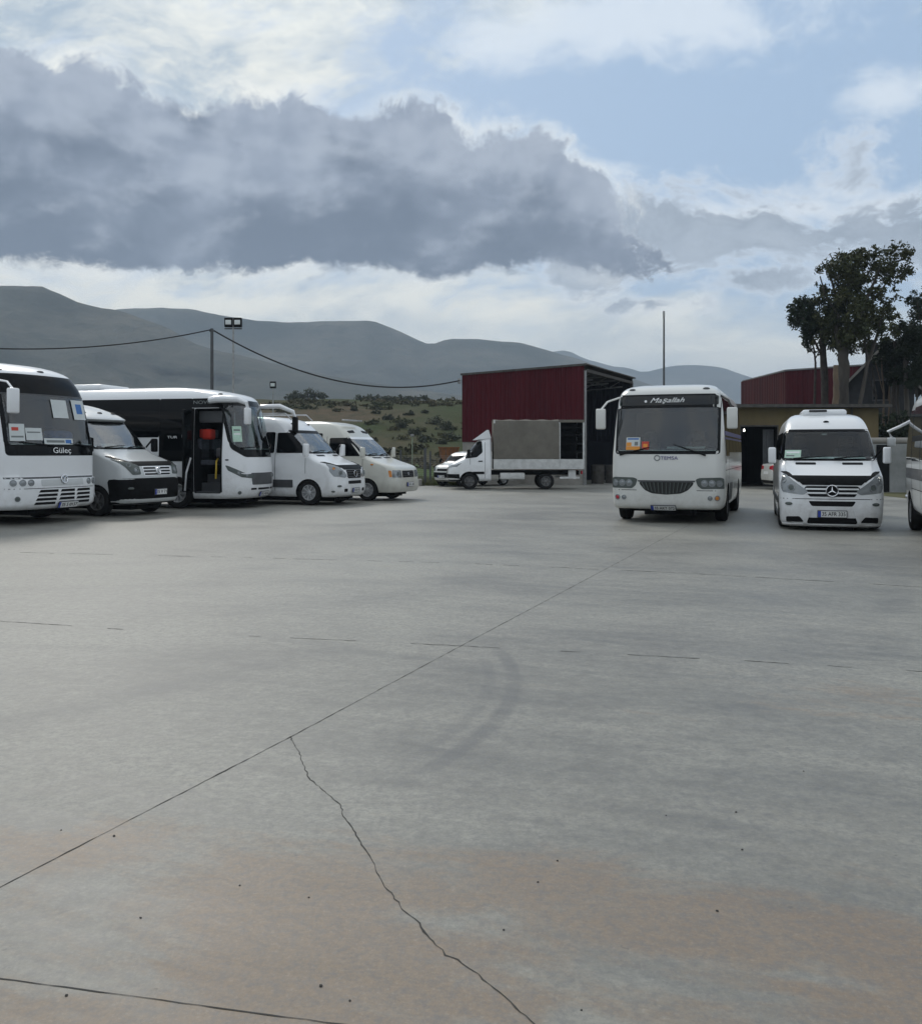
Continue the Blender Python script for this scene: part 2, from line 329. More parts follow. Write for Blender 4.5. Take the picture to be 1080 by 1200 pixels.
# ------------------------------------------------------------------ node arithmetic
class E:
    nt = None
    def __init__(s, v): s.v = v
    @staticmethod
    def op(o, *a):
        n = E.nt.nodes.new('ShaderNodeMath'); n.operation = o
        for i, x in enumerate(a):
            x = x.v if isinstance(x, E) else x
            if isinstance(x, (int, float)): n.inputs[i].default_value = x
            else: E.nt.links.new(x, n.inputs[i])
        return E(n.outputs[0])
    def __add__(s, o): return E.op('ADD', s, o)
    __radd__ = __add__
    def __sub__(s, o): return E.op('SUBTRACT', s, o)
    def __rsub__(s, o): return E.op('SUBTRACT', o, s)
    def __mul__(s, o): return E.op('MULTIPLY', s, o)
    __rmul__ = __mul__
    def __truediv__(s, o): return E.op('DIVIDE', s, o)
    def min(s, o): return E.op('MINIMUM', s, o)
    def max(s, o): return E.op('MAXIMUM', s, o)
    def step(s, a, b):                        # smooth 0..1
        n = E.nt.nodes.new('ShaderNodeMapRange'); n.interpolation_type = 'SMOOTHSTEP'; n.inputs[1].default_value = a; n.inputs[2].default_value = b
        E.nt.links.new(s.v, n.inputs[0]); return E(n.outputs[0])
    def curve(s, pts, lo, hi, vlo, vhi):      # piecewise linear function of s
        n = E.nt.nodes.new('ShaderNodeValToRGB'); r = n.color_ramp; r.interpolation = 'LINEAR'
        pts = [((a-lo)/(hi-lo), (v-vlo)/(vhi-vlo)) for a, v in pts]
        while len(r.elements) < len(pts): r.elements.new(.5)
        for e, (p, v) in zip(r.elements, sorted(pts)): e.position = p; e.color = (v, v, v, 1)
        E.nt.links.new(((s-lo)*(1/(hi-lo))).v, n.inputs[0]); return E(n.outputs[0])*(vhi-vlo)+vlo
def vec(x, y, z=0.0):
    n = E.nt.nodes.new('ShaderNodeCombineXYZ')
    for i, q in enumerate((x, y, z)):
        q = q.v if isinstance(q, E) else q
        if isinstance(q, (int, float)): n.inputs[i].default_value = q
        else: E.nt.links.new(q, n.inputs[i])
    return n.outputs[0]
def fbm(v, scale=1.0, detail=6, rough=.55, dist=0.0, lac=2.0):
    n = E.nt.nodes.new('ShaderNodeTexNoise'); n.inputs['Scale'].default_value = scale; n.inputs['Detail'].default_value = detail; n.inputs['Roughness'].default_value = rough
    n.inputs['Distortion'].default_value = dist; n.inputs['Lacunarity'].default_value = lac; E.nt.links.new(v, n.inputs[0]); return E(n.outputs[0])-.5
def cmix(f, a, b):
    n = E.nt.nodes.new('ShaderNodeMix'); n.data_type = 'RGBA'; n.clamp_factor = True
    for sl, x in ((0, f), (6, a), (7, b)):
        x = x.v if isinstance(x, E) else x
        if isinstance(x, tuple): n.inputs[sl].default_value = (*x, 1)
        elif isinstance(x, (int, float)): n.inputs[sl].default_value = x
        else: E.nt.links.new(x, n.inputs[sl])
    return n.outputs[2]
def s2l(r, g, b): return tuple(((c/255)/12.92 if c/255 <= .04045 else ((c/255+.055)/1.055)**2.4) for c in (r, g, b))
# ------------------------------------------------------------------ sky
SUN_EL, SUN_AZ = R(40), R(-24)               # azimuth from +Y towards +X
def build_world():
    w = bpy.data.worlds.new("World"); S.world = w; w.use_nodes = True; nt = w.node_tree; nt.nodes.clear(); E.nt = nt
    out = nt.nodes.new('ShaderNodeOutputWorld'); bg = nt.nodes.new('ShaderNodeBackground'); nt.links.new(bg.outputs[0], out.inputs[0])
    K = .112; bg.inputs[1].default_value = K
    sky = nt.nodes.new('ShaderNodeTexSky'); sky.sky_type = 'NISHITA'; sky.sun_disc = False; sky.sun_elevation = SUN_EL; sky.sun_rotation = SUN_AZ; sky.air_density = 1.0; sky.dust_density = 1.5
    tc = nt.nodes.new('ShaderNodeTexCoord'); sp = nt.nodes.new('ShaderNodeSeparateXYZ'); nt.links.new(tc.outputs['Generated'], sp.inputs[0])
    x, y, z = (E(sp.outputs[i]) for i in range(3)); D = 180/math.pi
    a = E.op('ARCTAN2', x, y)*D; e = E.op('ARCSINE', z.max(-.999).min(.999))*D      # bearing and height in degrees
    def ae(px, py):
        A = math.atan((px-540)/F); return math.degrees(A), math.degrees(math.atan((HZ-py)/F*math.cos(A)))
    def blob(px, py, rx, ry):
        A, Ee = ae(px, py); kx, ky = F/math.degrees(1)/rx*.0+1/(rx/18.5), 1/(ry/18.0)
        dx, dy = (a-A)*kx, (e-Ee)*ky; return 1-E.op('SQRT', dx*dx+dy*dy)
    c = lambda *q: tuple(v/.1 for v in s2l(*q))
    # clear sky, a little paler towards the horizon
    n = nt.nodes.new('ShaderNodeMix'); n.data_type = 'RGBA'; n.blend_type = 'MULTIPLY'; n.inputs[0].default_value = 1; nt.links.new(sky.outputs[0], n.inputs[6]); n.inputs[7].default_value = (.62, .62, .60, 1)
    col = cmix(.72, n.outputs[2], c(166, 192, 221))
    # wide pale veil: heavy on the left and near the horizon, broken at the top right
    wx, wy = fbm(vec(a*.11, e*.15, 40.0), 1, 4, .55), fbm(vec(a*.11, e*.15, 50.0), 1, 4, .55)
    aw, ew = a+wx*5.0, e+wy*4.0              # wind-drawn coordinates
    veil = fbm(vec(aw*.060+e*.03, ew*.17-a*.045, 3.1), 1, 10, .62, .2)
    clear = blob(905, 195, 330, 190).max(blob(740, 130, 200, 80)*.6).max(blob(820, 190, 200, 130)*1.0)
    lowb = (14.0-e)*.035
    m = (veil*3.2+.30+lowb.max(-.1).min(.45)-clear.max(0)*1.15+(a*-.012).min(.25).max(-.05)).step(-.05, .62)
    streak = fbm(vec(aw*.11+e*.09, ew*.27-a*.06, 8.7), 1, 10, .62, .1)
    vcol = cmix((streak*2.8+.46).step(0, 1), c(166, 182, 197), c(230, 233, 229))
    warm = blob(180, 150, 420, 150).max(blob(120, 345, 480, 60)).max(blob(620, 345, 300, 60)*.8).step(0, .8)
    vcol = cmix(warm*(streak*2.4+.55).step(.1, .8), vcol, c(236, 236, 228))
    col = cmix(m, col, vcol)
    # bright patches at the top and right
    pw = fbm(vec(aw*.15, ew*.26, 21.0), 1, 10, .66, .1)
    pt = (blob(760, 30, 330, 62).max(blob(1040, 108, 110, 36)).max(blob(600, 50, 140, 60)*.8).max(blob(720, 200, 60, 20)*.6).max(blob(930, 245, 170, 40)*.7)*1.2+pw*2.4-.22).step(0, .8)
    col = cmix(pt*.8, col, c(214, 223, 232))
    # low stratus: grey bars above the hills
    lb = fbm(vec(aw*.060, ew*.46, 5.5), 1, 9, .6, .2)
    lowm = (8.5-e).step(-1.5, 4.0)
    col = cmix(lowm*.75, col, cmix((lb*2.4+.55).step(0, 1), c(192, 199, 201), c(236, 237, 228)))
    # small grey clouds on the right
    sg = fbm(vec(aw*.20, ew*.30, 12.3), 1, 10, .66, .1)
    sm = (blob(1085, 262, 130, 70).max(blob(1000, 272, 100, 30)).max(blob(880, 268, 140, 40)).max(blob(775, 262, 120, 46)*1.0).max(blob(700, 300, 90, 50)*1.0).max(blob(885, 327, 70, 16)).max(blob(760, 355, 90, 14)*.7)*.85+sg*3.8-.10)
    col = cmix(sm.step(-.35, .2)*.5, col, c(224, 229, 234))
    col = cmix(sm.step(.0, .45)*.9, col, cmix((sg*3+.5).step(0, 1), c(130, 143, 158), c(164, 175, 188)))
    # the big dark cloud: an uneven top and a flatter base
    top = [(-60, 40), (0, 58), (38, 55), (62, 80), (100, 86), (135, 98), (165, 116), (200, 126), (235, 128), (285, 120), (340, 116), (372, 126), (400, 132), (440, 136), (482, 124), (515, 132), (545, 164), (590, 160), (622, 158), (650, 172), (682, 200), (706, 214), (722, 246), (750, 268), (770, 276), (800, 300)]
    bot = [(-60, 318), (0, 318), (100, 322), (170, 324), (250, 326), (320, 320), (400, 318), (480, 328), (520, 322), (600, 318), (650, 318), (690, 328), (730, 334), (765, 330), (800, 320)]
    tp = [(-75, 17), (-50, 20), (-38, 22)]+[ae(*q) for q in top]; bt = [(-75, 11), (-50, 10)]+[ae(*q) for q in bot]
    T = a.curve(tp, -75, 20, -2, 26); Bc = a.curve(bt, -75, 20, -2, 26)
    big = fbm(vec(a*.16, e*.20, 1.7), 1, 3, .5); puff = fbm(vec(aw*.34, ew*.40, 4.2), 1, 12, .66, .0); crisp = fbm(vec(aw*.9, ew*1.0, 14.2), 1, 10, .66, .0)
    sT = T-e+.7+big*3.0+puff*3.4+crisp*1.5; sB = (e-Bc)+big*1.6+puff*2.6+crisp*.8
    side = (12.3-a+puff*15+crisp*8).step(0, 2.2)*E.op('ADD', a, 80).step(0, 20)
    s = sT.min(sB*1.2)
    rim = (s+.35).step(-.7, .6)*side
    col = cmix(rim*(streak*2+.5).step(0, 1)*.7, col, c(232, 235, 234))
    body = (s+puff*.8+crisp*.8).step(-.05, .95)*side
    inn = fbm(vec(a*.10, e*.20, 9.9), 1, 7, .52, .1); soft = fbm(vec(a*.26+wx*.6, e*.34+wy*.6, 4.2), 1, 6, .5); soft2 = fbm(vec(a*.26+wx*.6+.16, e*.34+wy*.6-.20, 4.2), 1, 6, .5)
    h = ((e-Bc)/(T-Bc).max(1.5)).max(0).min(1)
    ccol = cmix((h*.85+inn*1.9+soft*1.1+puff*.5+.05).step(0, 1), c(98, 110, 128), c(144, 155, 172))
    ccol = cmix(((soft-soft2)*2.2+inn*.9+h*.5-.10).step(0, .7)*.5, ccol, c(178, 187, 199))
    col = cmix(body, col, ccol)
    # the rest of the sky, out of the picture: bright broken overcast
    rest = ((E.op('ABSOLUTE', a)-34).step(0, 25)).max((e-30).step(0, 16))
    oc = fbm(tc.outputs['Generated'], 4.5, 7, .6, .4)
    col = cmix(rest*.9, col, cmix((oc*2.0+.55).step(0, 1), c(186, 199, 215), c(230, 232, 232)))
    col = cmix((e*-1).step(0, 3), col, c(120, 122, 122))
    nt.links.new(col, bg.inputs[0]); w.cycles.sampling_method = 'MANUAL'; w.cycles.sample_map_resolution = 512
build_world()
sun = bpy.data.lights.new('sun', 'SUN'); sun.energy = 1.3; sun.angle = R(16); sun.color = (1, .95, .87)
so = bpy.data.objects.new('sun', sun); COL.objects.link(so)
sd = Vector((math.sin(SUN_AZ)*math.cos(SUN_EL), math.cos(SUN_AZ)*math.cos(SUN_EL), math.sin(SUN_EL))); so.rotation_euler = sd.to_track_quat('Z', 'Y').to_euler(); so.location = sd*60
# ------------------------------------------------------------------ ground, yard, hills
def build_yard_material():
    m, nt, out = _new('worn_concrete'); E.nt = nt
    p = nt.nodes.new('ShaderNodeBsdfPrincipled'); L(nt, p.outputs[0], out.inputs[0])
    g = nt.nodes.new('ShaderNodeNewGeometry'); sp = nt.nodes.new('ShaderNodeSeparateXYZ'); L(nt, g.outputs['Position'], sp.inputs[0]); x, y = E(sp.outputs[0]), E(sp.outputs[1])
    u, v = x*.93-y*.36, x*.36+y*.93           # along and across the slab joints
    cloud = fbm(vec(u*.55, v*.75, 1), 1, 7, .62, .4); trowel = fbm(vec(u*.9, v*5.5, 2), 1, 7, .65, .6); big = fbm(vec(x*.16, y*.13, 3), 1, 4, .5); fine = fbm(vec(x*24, y*24, 4), 1, 8, .78); speck = fbm(vec(x*9, y*9, 7), 1, 6, .7)
    tone = cloud*1.25+trowel*.85+big*1.1+speck*.9+.5
    col = cmix(tone.step(-.15, 1.1), (.110, .108, .094), (.328, .324, .282))
    def spot(X, Y, rx, ry): dx, dy = (x-X)*(1/rx), (y-Y)*(1/ry); return (1-E.op('SQRT', dx*dx+dy*dy)).max(0)
    br = spot(-.6, 3.1, 1.5, .8).max(spot(-.35, 2.75, 1.1, .6)).max(spot(.75, 2.9, 1.5, .62)).max(spot(-1.5, 3.5, 1.1, .4)).max(spot(.25, 3.2, .7, .5)).max(spot(2.2, 5.6, 1.6, .9)*.5).max(spot(1.6, 2.6, 1.6, .55)).max(spot(-.1, 2.5, 2.4, .35)*.8)
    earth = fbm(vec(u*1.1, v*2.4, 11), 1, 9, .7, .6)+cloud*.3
    near_dark = spot(0, 2.3, 5.5, 1.5).max(spot(1.8, 3.2, 3.5, 1.6)*.8)      # vignette and view-angle darkening of the near slab, painted into the colour
    col = cmix((near_dark*1.2+earth*1.6+trowel*.8-.30).step(0, 1)*.40, col, (.150, .135, .108))
    dm = (br*1.5+earth*3.0+trowel*1.3+speck*.8-.40).step(0, .8); col = cmix(dm*.74, col, (.215, .152, .098))
    col = cmix((earth*2.4+big*1.6-.30).step(0, .8)*.45, col, (.215, .200, .140))
    # tyre rubber: one curved turn and a few long passes, broken by wear
    wear = (fbm(vec(x*2.2, y*2.2, 15), 1, 6, .7)+.55).step(.2, .9)
    def arc(X, Y, r, w, a0, a1):
        dx, dy = x-X, y-Y; d = E.op('ABSOLUTE', E.op('SQRT', dx*dx+dy*dy)-r); an = E.op('ARCTAN2', dy, dx)
        return (w-d).step(0, w*.7)*(an-a0).step(0, .25)*(a1-an).step(0, .25)
    def seg(X0, Y0, X1, Y1, w):
        l = math.hypot(X1-X0, Y1-Y0); tx, ty = (X1-X0)/l, (Y1-Y0)/l; t = (x-X0)*tx+(y-Y0)*ty; d = E.op('ABSOLUTE', (x-X0)*ty-(y-Y0)*tx); return (w-d).step(0, w)*t.step(0, 1)*(l-t).step(0, 1)
    rub = (arc(-3.385, 6.244, 3.74, .075, -.66, .32)*1.35).max(arc(-3.385, 6.244, 3.58, .06, -.60, .25)*.8).max(seg(-3.4, 4.0, -.8, 7.2, .30)*.75).max(seg(-5.5, 7.4, -1.6, 6.9, .16)*.5).max(arc(-.9, 12.5, 6.2, .2, -1.0, .6)*.4).max(seg(.1, 5.0, 4.5, 6.2, .12)*.5).max(seg(1.0, 3.85, 3.4, 4.05, .06)*.5).max(seg(-6, 12, 6, 15.6, .5)*.4).max(seg(-8, 9.5, 2, 11.4, .35)*.35)
    col = cmix(rub*wear*.75, col, (.080, .084, .086))
    drip = fbm(vec(x*3.1, y*3.1, 19), 1, 2, .5); pit = fbm(vec(x*17, y*17, 27), 1, 3, .6)
    col = cmix((pit-.20).step(0, .06)*.55, col, (.075, .072, .065)); col = cmix((-.20-pit).step(0, .08)*.35, col, (.36, .355, .33))
    col = cmix((drip+speck*.35+pit*.2-.27).step(0, .05)*.7, col, (.075, .075, .073))
    grit = fbm(vec(x*62, y*62, 33), 1, 4, .8); col = cmix((grit*3.2).step(0, .8)*.42, col, (.085, .083, .076)); col = cmix((grit*-3.2).step(0, .8)*.30, col, (.40, .395, .36))
    col = cmix((fine*2.4+.06).step(-.2, .5)*.72, col, (.13, .13, .13))
    L(nt, col, p.inputs['Base Color']); L(nt, (cloud*.35+trowel*.3+.52).v, p.inputs['Roughness']); p.inputs['Specular IOR Level'].default_value = .5
    b = nt.nodes.new('ShaderNodeBump'); b.inputs['Strength'].default_value = .35; b.inputs['Distance'].default_value = .006; L(nt, (fine*.7+trowel*.8+speck*.5).v, b.inputs['Height']); L(nt, b.outputs[0], p.inputs['Normal'])
    return m
def land(name, c1, c2, c3, s1, s2, stretch=1.0, bump=0):
    m, nt, out = _new(name); E.nt = nt; p = nt.nodes.new('ShaderNodeBsdfPrincipled'); L(nt, p.outputs[0], out.inputs[0]); p.inputs['Roughness'].default_value = .95; p.inputs['Specular IOR Level'].default_value = .1
    g = nt.nodes.new('ShaderNodeNewGeometry'); sp = nt.nodes.new('ShaderNodeSeparateXYZ'); L(nt, g.outputs['Position'], sp.inputs[0]); x, y, z = (E(sp.outputs[i]) for i in range(3))
    v = vec(x*s1, y*s1*stretch, z*s1*2); w = vec(x*s2, y*s2*stretch, z*s2*2)
    n1, n2 = fbm(v, 1, 8, .65, .4), fbm(w, 1, 7, .7, .2)
    col = cmix((n1*2.4+.5).step(0, 1), c1, c2); col = cmix((n2*2.2+n1*.8+.25).step(.1, .9), col, c3); L(nt, col, p.inputs['Base Color'])
    if bump:
        b = nt.nodes.new('ShaderNodeBump'); b.inputs['Strength'].default_value = .8; b.inputs['Distance'].default_value = bump; L(nt, n2.v, b.inputs['Height']); L(nt, b.outputs[0], p.inputs['Normal'])
    return m
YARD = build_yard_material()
EARTH = land('dry_earth', (.10, .085, .055), (.075, .09, .035), (.13, .11, .075), .15, 1.3)
HILL = land('scrub_hillside', (.024, .044, .010), (.092, .066, .040), (.029, .033, .015), .05, .5, .45, .6)
GRASSM = land('green_field', (.030, .068, .010), (.050, .080, .018), (.070, .064, .030), .2, 1.7)
ROCK = land('mountain_scrub', (.030, .037, .026), (.125, .115, .088), (.026, .036, .024), .006, .035, 1, 8)
mb = MB(); n = 72
mb.add([(0, 0, -.06)]+[(r*math.cos(2*math.pi*k/n), r*math.sin(2*math.pi*k/n), -.06) for r in (90, 3600) for k in range(n)], [(0, 1+k, 1+(k+1) % n) for k in range(n)]+[(1+k, 1+n+k, 1+n+(k+1) % n, 1+(k+1) % n) for k in range(n)])
struct(mb.build('ground', EARTH, smooth=False))
yo = [(-60, -25), (60, -25), (60, 34.5), (18.6, 34.5), (18.6, 52), (12, 60), (-.4, 60), (-.4, 43.2), (-60, 46)]
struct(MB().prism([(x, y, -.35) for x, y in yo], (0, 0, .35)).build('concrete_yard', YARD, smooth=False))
JOINT = mat('joint_dirt', (.048, .047, .043), .95, var=.4, vscale=12)
def crackline(pts, w, name, gap=0.0, wob=.01, seed=0, stp=.05):
    rr = random.Random(seed); P = []
    for a, b in zip(pts, pts[1:]):
        a, b = Vector(a), Vector(b); k = max(1, int((b-a).length/stp))
        P += [a+(b-a)*i/k for i in range(k)]
    P.append(Vector(pts[-1])); mb = MB(); run = True; q = []
    def flush():
        if len(q) < 2: return
        vs = []
        for i, (p, ww) in enumerate(q):
            t = (q[min(i+1, len(q)-1)][0]-q[max(i-1, 0)][0]).normalized(); s_ = Vector((-t.y, t.x, 0)); vs += [p+s_*ww, p-s_*ww]
        mb.add(vs, [(2*i, 2*i+1, 2*i+3, 2*i+2) for i in range(len(q)-1)])
    for i, p in enumerate(P):
        nz = mnoise.noise(Vector((i*.17, seed, .5))); 
        if gap and nz > .42-gap: flush(); q = []; continue
        q.append((p+Vector((rr.uniform(-wob, wob), rr.uniform(-wob, wob), .0016)), w*(.3+.8*rr.random()**1.5)*(1+.5*mnoise.noise(Vector((i*.2, seed, 3))))))
    flush(); struct(mb.build(name, JOINT, smooth=False))
g_ = gnd
crackline([(-2.2, 1.65, 0), g_(0, 1040), g_(340, 864), g_(540, 757), g_(775, 632), (6.2, 22.8, 0)],   .0038, 'slab_joint', 0, .002, 1)
crackline([(-2.4, 2.87, 0), g_(0, 1147), g_(380, 1198), (.6, 2.2, 0)], .0030, 'slab_joint', 0, .0015, 2)
crackline([(-9, 9.4, 0), g_(0, 728), g_(200, 741), g_(540, 757), g_(880, 775), g_(1080, 787), (9, 4.7, 0)], .0075, 'slab_joint', .36, .008, 3)
crackline([(-14, 15.4, 0), g_(0, 647), g_(270, 653), g_(540, 660), g_(810, 672), g_(1080, 688), (11, 8.6, 0)], .011, 'slab_joint', .20, .010, 4)
cr = [(340, 864), (346, 874), (352, 886), (357, 900), (362, 912), (374, 922), (385, 932), (399, 944), (402, 957), (413, 970), (420, 985), (428, 996), (437, 1010), (444, 1026), (452, 1040), (463, 1054), (472, 1066), (487, 1078), (497, 1092), (512, 1108), (522, 1119), (536, 1125), (548, 1134), (560, 1142), (572, 1154), (584, 1163), (597, 1174), (608, 1186), (622, 1197), (640, 1210)]
crackline([g_(*q) for q in cr], .0032, 'ground_crack', 0, .0042, 5, .022)
# pebbles and bits lying on the slab
rr = random.Random(31); STONE = mat('dark_pebble', (.05, .048, .045), .9, var=.4)
proto = None
for (px, py) in [(681, 1184), (630, 1034), (362, 1052), (281, 1038), (780, 956), (862, 952), (869, 996), (653, 1009), (72, 973), (134, 980), (941, 904), (165, 1076), (410, 1173), (78, 1167), (376, 1156), (590, 1090), (840, 1068)]:
    g = gnd(px, py); rr_ = .0022+.0016*rr.random()
    if proto is None:
        bm = bmesh.new(); bmesh.ops.create_icosphere(bm, subdivisions=2, radius=1)
        for v in bm.verts: v.co *= 1+.35*mnoise.noise(v.co*1.4)
        me = bpy.data.meshes.new('pebble'); bm.to_mesh(me); bm.free(); me.materials.append(STONE); proto = me
    o = bpy.data.objects.new('pebble', proto); COL.objects.link(o); o.location = (g.x, g.y, rr_*.6); o.scale = (rr_*1.5, rr_*1.2, rr_*.9); o.rotation_euler = (0, 0, rr.uniform(0, 6))
    tag(o, 'tiny dark pebble lying on the bare concrete yard', 'pebble', 'pebbles on the concrete')
# hill behind the yard
def hz(x, y):
    crest = 10.3+.7*mnoise.noise(Vector((x*.02, 1, 0)))-.004*max(0, -x-30)+.5*mnoise.noise(Vector((x*.07, 9, 0))); crest *= 1-.45*min(1, max(0, (x-25)/60))
    t = min(1, max(0, (y-62)/(150-62))); q = t*t*(3-2*t)*.55+t*.45
    h = crest*q+1.1*mnoise.noise(Vector((x*.035, y*.03, 4)))*t*(1-t)*4*.6+.35*mnoise.noise(Vector((x*.12, y*.1, 7)))*min(1, t*5)
    if y > 150: h -= (y-150)*.06
    return max(-.3, h-.25)
def sheet(name, xs, ys, fz, m):
    vs = [(x, y, fz(x, y)) for y in ys for x in xs]; c = len(xs)
    fs = [(j*c+i, j*c+i+1, (j+1)*c+i+1, (j+1)*c+i) for j in range(len(ys)-1) for i in range(c-1)]
    o = MB().add(vs, fs).build(name, m, fix=False, angle=180); return struct(o)
sheet('hillside', [-190+2.5*i for i in range(140)], [50+2.5*i for i in range(75)], hz, HILL)
sheet('green_field', [-45+1.5*i for i in range(36)], [44.5+1.2*i for i in range(24)], lambda x, y: max(-.02, hz(x, y)+.05)+.06*mnoise.noise(Vector((x*.5, y*.5, 0))), GRASSM)
def ridge(pts, D, depth, seed, amp):
    pts = [(-1500, pts[0][1]+30)]+pts+[(2600, pts[-1][1]+8)]; xs = [q[0] for q in pts]; ys = [q[1] for q in pts]; f = pchip(xs, ys)
    cols = [-1500+10*i for i in range(411)]; rows = 26; vs = []
    for j in range(rows+1):
        t = j/rows
        for px in cols:
            Y = D-depth*(1-t); X = (px-540)/F*D; zr = max(0, (HZ-f(px))/F*D+CAMH)
            w = mnoise.fractal(Vector((X*5/D, t*1.6, seed)), 1.0, 2.0, 5); w2 = mnoise.fractal(Vector((X*22/D, t*3, seed+5)), 1.0, 2.0, 4)
            z = zr*(t**1.25)*(1+amp*w*(1-t)*1.4)+zr*.05*w2*(1-t)*t*4+D*.0012*mnoise.noise(Vector((px*.045, seed, 0)))*t
            vs.append((X, Y+depth*.25*w*(1-t)*t*4, max(-1, z)))
    for k, q in ((.35, .55), (.7, 0)):
        for px in cols: zr = max(0, (HZ-f(px))/F*D+CAMH); vs.append(((px-540)/F*D, D+depth*k, zr*q-1))
    c = len(cols); fs = [(j*c+i, j*c+i+1, (j+1)*c+i+1, (j+1)*c+i) for j in range(rows+2) for i in range(c-1)]
    struct(MB().add(vs, fs).build('mountain_ridge', ROCK, fix=False, angle=180))
ridge([(-600, 345), (-200, 352), (-60, 340), (0, 335), (45, 335), (62, 341), (100, 357), (140, 364), (165, 373), (200, 386), (225, 401), (300, 421), (400, 443), (500, 458), (620, 474), (760, 490), (900, 505)], 900, 360, 3, .35)
ridge([(-600, 395), (0, 372), (120, 365), (143, 362), (165, 361), (225, 362), (250, 368), (290, 374), (340, 378), (390, 376), (430, 376), (452, 381), (480, 394), (505, 403), (530, 397), (552, 397), (575, 399), (602, 401), (640, 410), (680, 422), (720, 436), (760, 450), (850, 470), (1000, 490)], 1400, 380, 8, .3)
ridge([(0, 470), (420, 455), (560, 432), (640, 414), (662, 411), (690, 422), (718, 429), (735, 431), (752, 436), (772, 432), (795, 428), (818, 428), (842, 430), (866, 438), (893, 447), (930, 455), (1000, 461), (1100, 459), (1300, 455)], 2400, 560, 13, .25)
def build_haze():
    m, nt, out = _new('haze_air'); v = nt.nodes.new('ShaderNodeVolumePrincipled'); v.inputs['Color'].default_value = (.68, .83, 1, 1); v.inputs['Density'].default_value = 4.0e-4; v.inputs['Anisotropy'].default_value = .1
    L(nt, v.outputs[0], out.inputs['Volume'])
    struct(MB().box(-3900, 3900, -3900, 3900, -2.0, 240).build('haze', m, smooth=False), 'stuff')
build_haze()
# ------------------------------------------------------------------ plants
LEAFD = mat('dark_leaf', (.030, .042, .016), .6, col2=(.062, .064, .024), vscale=1.3, spec=.2); LEAFP = mat('pine_needles', (.012, .022, .011), .7, col2=(.024, .036, .017), vscale=1.5, spec=.2)
LEAFB = mat('bush_leaf', (.030, .040, .018), .7, col2=(.055, .06, .028), vscale=.6); BARK = mat('grey_bark', (.085, .075, .062), .9, col2=(.035, .031, .027), vscale=2.5, bump=.6, bscale=14, stretch=(1, 1, .25)); BARKW = mat('pale_bark', (.17, .125, .08), .9, col2=(.085, .065, .048), vscale=3, stretch=(1, 1, .3)); BARKD = mat('dark_bark', (.045, .038, .032), .95, var=.4, vscale=5)
def leaves(cl, n, size, seed, flat=.75, shell=.5):
    """leaf-sized faces filling a set of clumps (centre, radius), uneven, with gaps between clumps"""
    rr = np.random.default_rng(seed); wts = np.array([c[1]**2 for c in cl]); wts /= wts.sum(); vs, fs = [], []
    sub = []
    for (c, r) in cl:                          # each clump is itself made of smaller twiggy tufts
        for _ in range(max(7, int(30*r))):
            d = rr.normal(size=3); d /= np.linalg.norm(d); sub.append((np.array(c)+d*r*1.15*(shell+(1-shell)*rr.random())*np.array([1, 1, flat]), r*(.26+.28*rr.random())))
    ws = np.array([q[1]**2 for q in sub]); ws /= ws.sum(); idx = rr.choice(len(sub), n, p=ws)
    for i in idx:
        c, r = sub[i]; p = c+rr.normal(size=3)*r*.42; a = rr.normal(size=3); a /= np.linalg.norm(a); b = np.cross(a, rr.normal(size=3)); b /= np.linalg.norm(b)
        l = size*(.6+.8*rr.random()); w = l*.42; o = len(vs); vs += [p-a*l*.5, p+b*w*.5, p+a*l*.5, p-b*w*.5]; fs.append((o, o+1, o+2, o+3))
    return MB().add(vs, fs)
def tree(name, label, cat, base, limbs, clumps, n, leaf, seed, lm, bm_, group=None, rad=1.0):
    t = thing(name, label, cat, base, 0, group); b = Vector(base); mb = MB(); rr = random.Random(seed)
    for pts, r0, r1 in limbs:
        P = []; 
        for i, p in enumerate(pts): P.append(Vector(p)-b)
        Q = []
        for a, c in zip(P, P[1:]):
            for k in range(5): Q.append(a+(c-a)*k/5+Vector((rr.uniform(-1, 1), rr.uniform(-1, 1), 0))*.12*r0*(1 if k else 0))
        Q.append(P[-1]); mb.tube(Q, [r0+(r1-r0)*i/(len(Q)-1) for i in range(len(Q))], 9)
    mb.build('trunk', bm_, t, angle=80)
    if clumps: leaves([(tuple(Vector(c)-b), r) for c, r in clumps], n, leaf, seed).build('crown', lm, t, smooth=False, fix=False)
    return t
